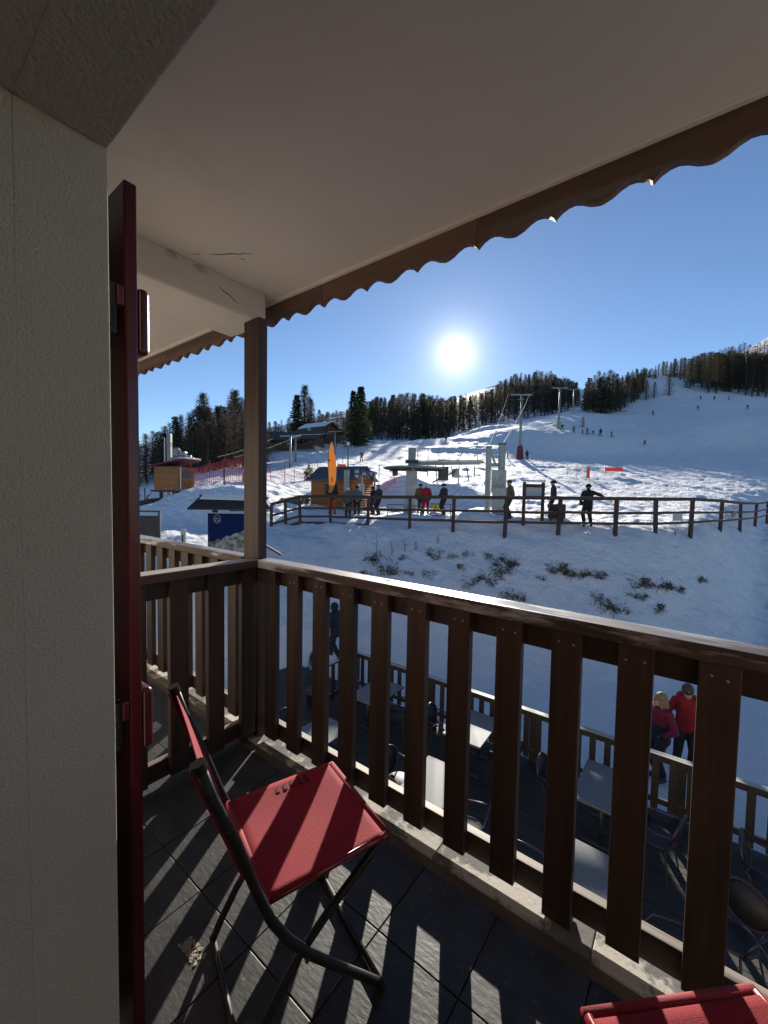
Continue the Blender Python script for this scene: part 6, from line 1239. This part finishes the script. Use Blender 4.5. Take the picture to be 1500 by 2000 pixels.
POSE = {
 'stand': body('body', pose_bones(), .026),
 'hold': body('body', pose_bones(hands=((-.10, .30, 1.08), (.12, .30, 1.05)), elbows=((-.28, .05, 1.10), (.28, .05, 1.10)), feet=((-.13, .05), (.12, -.05))), .026),
 'point': body('body', pose_bones(hands=((-.26, .12, .92), (.66, .16, 1.24)), elbows=((-.30, -.06, 1.13), (.44, -.02, 1.31)), feet=((-.12, .02), (.14, 0))), .026),
 'ski': body('body', pose_bones(hands=((-.32, .28, .92), (.32, .28, .92)), elbows=((-.34, .02, 1.0), (.34, .02, 1.0)), feet=((-.17, .0), (.17, .0)), crouch=.10, lean=.14), .032),
 'wide': body('body', pose_bones(hands=((-.55, .15, 1.05), (.52, .25, .95)), elbows=((-.40, .0, 1.12), (.40, .05, 1.08)), feet=((-.34, -.08), (.30, .10)), crouch=.12, lean=.16), .032),
 'walk': body('body', pose_bones(hands=((-.24, .25, .95), (.24, -.12, .90)), feet=((-.11, -.24), (.11, .26)), crouch=.02, lean=.05, long_jacket=True), .024),
 'woman': body('body', pose_bones(hands=((-.22, .22, 1.02), (.20, .26, 1.0)), elbows=((-.30, -.03, 1.12), (.30, -.03, 1.12)), feet=((-.10, .0), (.12, -.06)), bulk=1.12, fingers=True, long_jacket=True), .016),
 'redwoman': body('body', pose_bones(hands=((-.20, .25, 1.0), (.26, .05, .92)), elbows=((-.28, -.02, 1.14), (.29, -.08, 1.13)), feet=((-.10, .05), (.12, -.03)), bulk=1.08, fingers=True), .016),
}
HEADZ = {k: 1.605 for k in POSE}; HEADY = {k: .035 for k in POSE}
HEADZ['ski'] = 1.505; HEADY['ski'] = .20; HEADZ['wide'] = 1.485; HEADY['wide'] = .225; HEADZ['walk'] = 1.585; HEADY['walk'] = .095
def dome(rx, ry, rz, z0, n=10, seg=18):
    prof = []
    b_ = MB(); V = []; F = []
    for i in range(n+1):
        t = z0 + (1 - z0)*i/n; r = math.sqrt(max(.0004, 1 - t*t))
        for k in range(seg): V.append((rx*r*math.cos(2*math.pi*k/seg), ry*r*math.sin(2*math.pi*k/seg), rz*t))
    for i in range(n):
        for k in range(seg): F.append((i*seg+k, i*seg+(k+1) % seg, (i+1)*seg+(k+1) % seg, (i+1)*seg+k))
    F.append(tuple(range(seg))[::-1]); F.append(tuple(n*seg+k for k in range(seg)))
    return b_.add(V, F)
HELM = dome(.118, .142, .128, -.25).mesh('helmet', smooth=True)
GOG = MB().add([(.085*math.sin(a_)*1.12, .118*math.cos(a_), z) for z in (-.022, .03) for a_ in np.linspace(-1.15, 1.15, 11)] + [(.07*math.sin(a_)*1.12, .09*math.cos(a_), z) for z in (-.022, .03) for a_ in np.linspace(-1.15, 1.15, 11)],
    [(k, k+1, 12+k, 11+k) for k in range(10)] + [(22+k, 33+k, 34+k, 23+k) for k in range(10)] + [(11+k, 12+k, 34+k, 33+k) for k in range(10)] + [(k+1, k, 22+k, 23+k) for k in range(10)]).mesh('goggles')
CAP = dome(.098, .118, .125, -.30).mesh('hat', smooth=True)
HOOD = dome(.112, .128, .14, -.65).mesh('hood', smooth=True)
SKI = MB().add([p_ for z in (0, .014) for p_ in ((-.045, -.75, z), (.045, -.75, z), (.04, .6, z), (.05, .78, z+.02), (.0, .92, z+.10), (-.05, .78, z+.02), (-.04, .6, z))],
    [(6, 5, 4, 3, 2, 1, 0), (7, 8, 9, 10, 11, 12, 13)] + [(k, (k+1) % 7, 7+(k+1) % 7, 7+k) for k in range(7)]).mesh('ski')
FEET = {'stand': ((-.12, 0), (.12, 0)), 'hold': ((-.13, .05), (.12, -.05)), 'point': ((-.12, .02), (.14, 0)), 'ski': ((-.17, 0), (.17, 0)), 'wide': ((-.34, -.08), (.30, .10))}
def person(a, d, rz, pose, label, jacket, trousers, head='helmet', headm='cloth_black', size=1.75, jacket2=None, skis=False, group=None, z=None, glove='cloth_black', goggles=True):
    loc = W((a, d, (ground(a, d) if z is None else z) + (.015 if skis else 0)))
    t = thing('person', label, 'person', loc, HR + R(rz), group, scale=size/1.75)
    put('body', POSE[pose], ['cloth_'+jacket, 'cloth_'+trousers, 'skin', 'boot', glove, 'cloth_'+(jacket2 or jacket)], t)
    hz0, hy0 = HEADZ[pose], HEADY[pose]
    if head == 'helmet':
        put('helmet', HELM, headm, t, loc=(0, hy0-.012, hz0+.035))
        if goggles: put('goggles', GOG, 'window_glass', t, loc=(0, hy0+.005, hz0+.02))
    elif head == 'hat': put('hat', CAP, headm, t, loc=(0, hy0-.012, hz0+.045))
    elif head == 'hood': put('hood', HOOD, headm, t, loc=(0, hy0-.04, hz0+.015))
    if skis:
        for fx, fy in FEET[pose]: put('ski', SKI, 'ski_top', t, loc=(fx, fy+.05, -.012))
    return t
# at the fence and the lift (turn 0: facing away from the balcony)
person(*(8.638, 17.25, 4.168)[:2], -5, 'point', 'person in black jacket and helmet at the fence with one arm out', 'black', 'black', size=1.82)
person(*(7.429, 17.9, 4.121)[:2], 75, 'stand', 'person in dark jacket and helmet behind the wooden litter bin', 'charcoal', 'black', size=1.62)
person(*(5.637, 18.3, 4.013)[:2], 95, 'stand', 'person in dark olive jacket walking left of the notice board', 'olive', 'charcoal', 'hat', 'cloth_brown', 1.76)
person(*(3.206, 21.9, 3.974)[:2], 120, 'hold', 'person in dark jacket and helmet right of the person in red', 'charcoal', 'black', size=1.76, skis=True)
person(*(2.272, 22.2, 3.938)[:2], 170, 'stand', 'person in a red ski suit with white fur hood behind the fence', 'red', 'red', 'hood', 'cloth_white', 1.68)
person(*(2.025, 22.9, 3.947)[:2], 200, 'stand', 'person in olive jacket half hidden behind the one in red', 'olive', 'charcoal', 'helmet', 'cloth_black', 1.66)
person(*(-0.309, 22.6, 3.981)[:2], 130, 'hold', 'rightmost of the dark figures in front of the log hut', 'charcoal', 'black', 'helmet', 'cloth_grey', 1.72)
person(*(-0.639, 23.2, 3.94)[:2], 60, 'stand', 'dark figure beside the rightmost one in front of the hut', 'navy', 'black', 'helmet', 'cloth_black', 1.6)
person(*(-1.484, 22.3, 3.921)[:2], 10, 'stand', 'person in mottled grey green jacket and black helmet below the hut window', 'pattern', 'black', 'helmet', 'cloth_black', 1.62)
person(*(-1.99, 22.3, 3.912)[:2], -20, 'stand', 'person in mottled jacket with white striped helmet at the hut', 'pattern', 'charcoal', 'helmet', 'cloth_white', 1.58)
person(*(-2.87, 22.6, 3.821)[:2], 30, 'hold', 'person in black jacket and orange trousers behind the flag pole', 'black', 'orangec', 'helmet', 'cloth_black', 1.78)
person(*(-4.64, 41, 6.852)[:2], 0, 'stand', 'small dark figure sitting low beside the pink slalom flag', 'navy', 'maroon', 'helmet', 'cloth_black', 1.2)
person(*(-7.515, 41, 6.391)[:2], 40, 'ski', 'instructor in lime jacket and violet trousers on the left slope', 'lime', 'violet', 'helmet', 'cloth_charcoal', 1.75, skis=True)
person(*(-7.875, 41, 6.333)[:2], 30, 'ski', 'small child in maroon skiing beside the lime jacketed instructor', 'charcoal', 'maroon', 'helmet', 'cloth_white', 1.25, skis=True)
# skiers higher up the slope
G2 = 'skiers on the slope'
person(*(-3.894, 68, 10.32)[:2], 170, 'ski', 'skier with dark green jacket and red trousers coming down past the lone spruce', 'olive', 'red', 'helmet', 'cloth_black', 1.75, skis=True, group=G2)
person(*(14.81, 100, 17.52)[:2], 150, 'ski', 'lone blue grey skier high in the middle of the piste', 'blue', 'charcoal', 'helmet', 'cloth_charcoal', 1.8, skis=True, group=G2)
person(*(26.35, 76, 11.83)[:2], 190, 'stand', 'dark skier standing right of the padded pylon base', 'charcoal', 'black', 'helmet', 'cloth_black', 1.78, skis=True, group=G2)
person(*(23.13, 77, 12.05)[:2], 100, 'ski', 'dark figure crouched in the snow left of the padded pylon', 'black', 'charcoal', 'helmet', 'cloth_black', 1.2, group=G2)
for k, (q, s, ps, jc, tc_2, lab) in enumerate((((44.32, 103, 21.72), 1.75, 'wide', 'charcoal', 'black', 'leftmost skier of the row beside the second pylon'), ((46.38, 101, 20.82), 1.8, 'ski', 'grey', 'black', 'second skier from the left in the row below the crest'), ((48.39, 101, 20.86), 1.2, 'ski', 'brown', 'black', 'small child third in the row of skiers'),
        ((49.53, 101, 20.76), 1.65, 'ski', 'maroon', 'maroon', 'skier in dark red in the middle of the row'), ((51.05, 101, 20.66), 1.2, 'wide', 'charcoal', 'black', 'small child right of the dark red skier'), ((52.93, 101, 20.69), 1.9, 'ski', 'navy', 'black', 'tall dark skier second from the right in the row'), ((56.12, 102, 21.02), 1.5, 'wide', 'black', 'black', 'rightmost skier of the row, arms spread'))):
    person(q[0], q[1], rnd.uniform(120, 240), ps, lab, jc, tc_2, 'helmet', 'cloth_black', s*1.05, skis=True, group=G2)
for k, (q, ps, lab) in enumerate((((97.33, 150, 35.71), 'wide', 'leftmost dark skier on the upper slope under the forest'), ((115.2, 152, 37.34), 'wide', 'dark skier second from left on the upper slope'), ((135.8, 178, 47.43), 'ski', 'faint far skier just above the second upper slope skier'), ((141.7, 178, 47.76), 'stand', 'far dark skier at the foot of the big forest trees'), ((147.9, 178, 47.87), 'stand', 'far dark skier right of the one at the forest foot'), ((138.7, 158, 40.3), 'ski', 'dark skier highest at the right edge of the upper slope'))):
    person(q[0], q[1], rnd.uniform(120, 240), ps, lab, 'black', 'black', 'helmet', 'cloth_black', 1.85, skis=True, group=G2)
# on the flat snow below the balcony
def hillxy(x, y): return x*CY - y*SY, x*SY + y*CY
a_, d = hillxy(-.36, 9.15)
pw = person(a_, d, 100, 'woman', 'blond person in pink and navy jacket behind the terrace railing', 'crimson', 'black', None, size=1.68, jacket2='navy')
hr_ = dome(.100, .118, .13, -.35).mesh('hair', smooth=True); put('hair', hr_, 'hair_blond', pw, loc=(0, .012, 1.645))
b_ = MB()
for k in range(90):
    t_ = rnd.uniform(.22*math.pi, 1.78*math.pi) + math.pi/2; r0 = .095
    x, y = r0*math.cos(t_), r0*1.15*math.sin(t_) + .012
    b_.tube([(x*.9, y*.95, 1.67), (x*1.08, y*1.05, 1.60), (x*1.12 + rnd.uniform(-.01, .01), y*1.05 - .01, 1.52), (x*1.1 + rnd.uniform(-.02, .02), y*1.0 - .015, rnd.uniform(1.40, 1.47))], [.016, .017, .013, .004], 5)
put('hair_strands', b_.mesh('hair_strands', fix=False, smooth=True), 'hair_blond', pw)
put('collar', MB().tube([(.085*math.cos(2*math.pi*k/16), .09*math.sin(2*math.pi*k/16) + .01, 1.475) for k in range(16)], .028, 8, closed=True), 'cloth_navy', pw, smooth=True)
a_, d = hillxy(.02, 9.75)
pr = person(a_, d, 150, 'redwoman', 'person in bright red jacket and dark trousers beside the blond one', 'red', 'black', None, size=1.74)
put('hair', hr_, 'hair_brown', pr, loc=(0, .012, 1.645)); put('sunglasses', GOG, 'window_glass', pr, loc=(0, .035, 1.61), scale=(.95, .98, .7))
put('hood', MB().tube([(.12*math.cos(t_), -.06 - .085*math.sin(t_), 1.47 + .03*math.sin(t_)) for t_ in np.linspace(-.3, math.pi+.3, 12)], .055, 8), 'cloth_red', pr, smooth=True)
put('strap', MB().tube([(.15, -.135, 1.25), (.175, -.06, 1.44), (.16, .09, 1.40), (.15, .14, 1.22)], .016, 6), 'cloth_black', pr)
q = (-1.371, 11.91); person(q[0], q[1], 60, 'walk', 'person in long navy coat and hood walking on the snow below', 'navy', 'navy', 'hood', 'cloth_navy', 1.75, jacket2='navy')
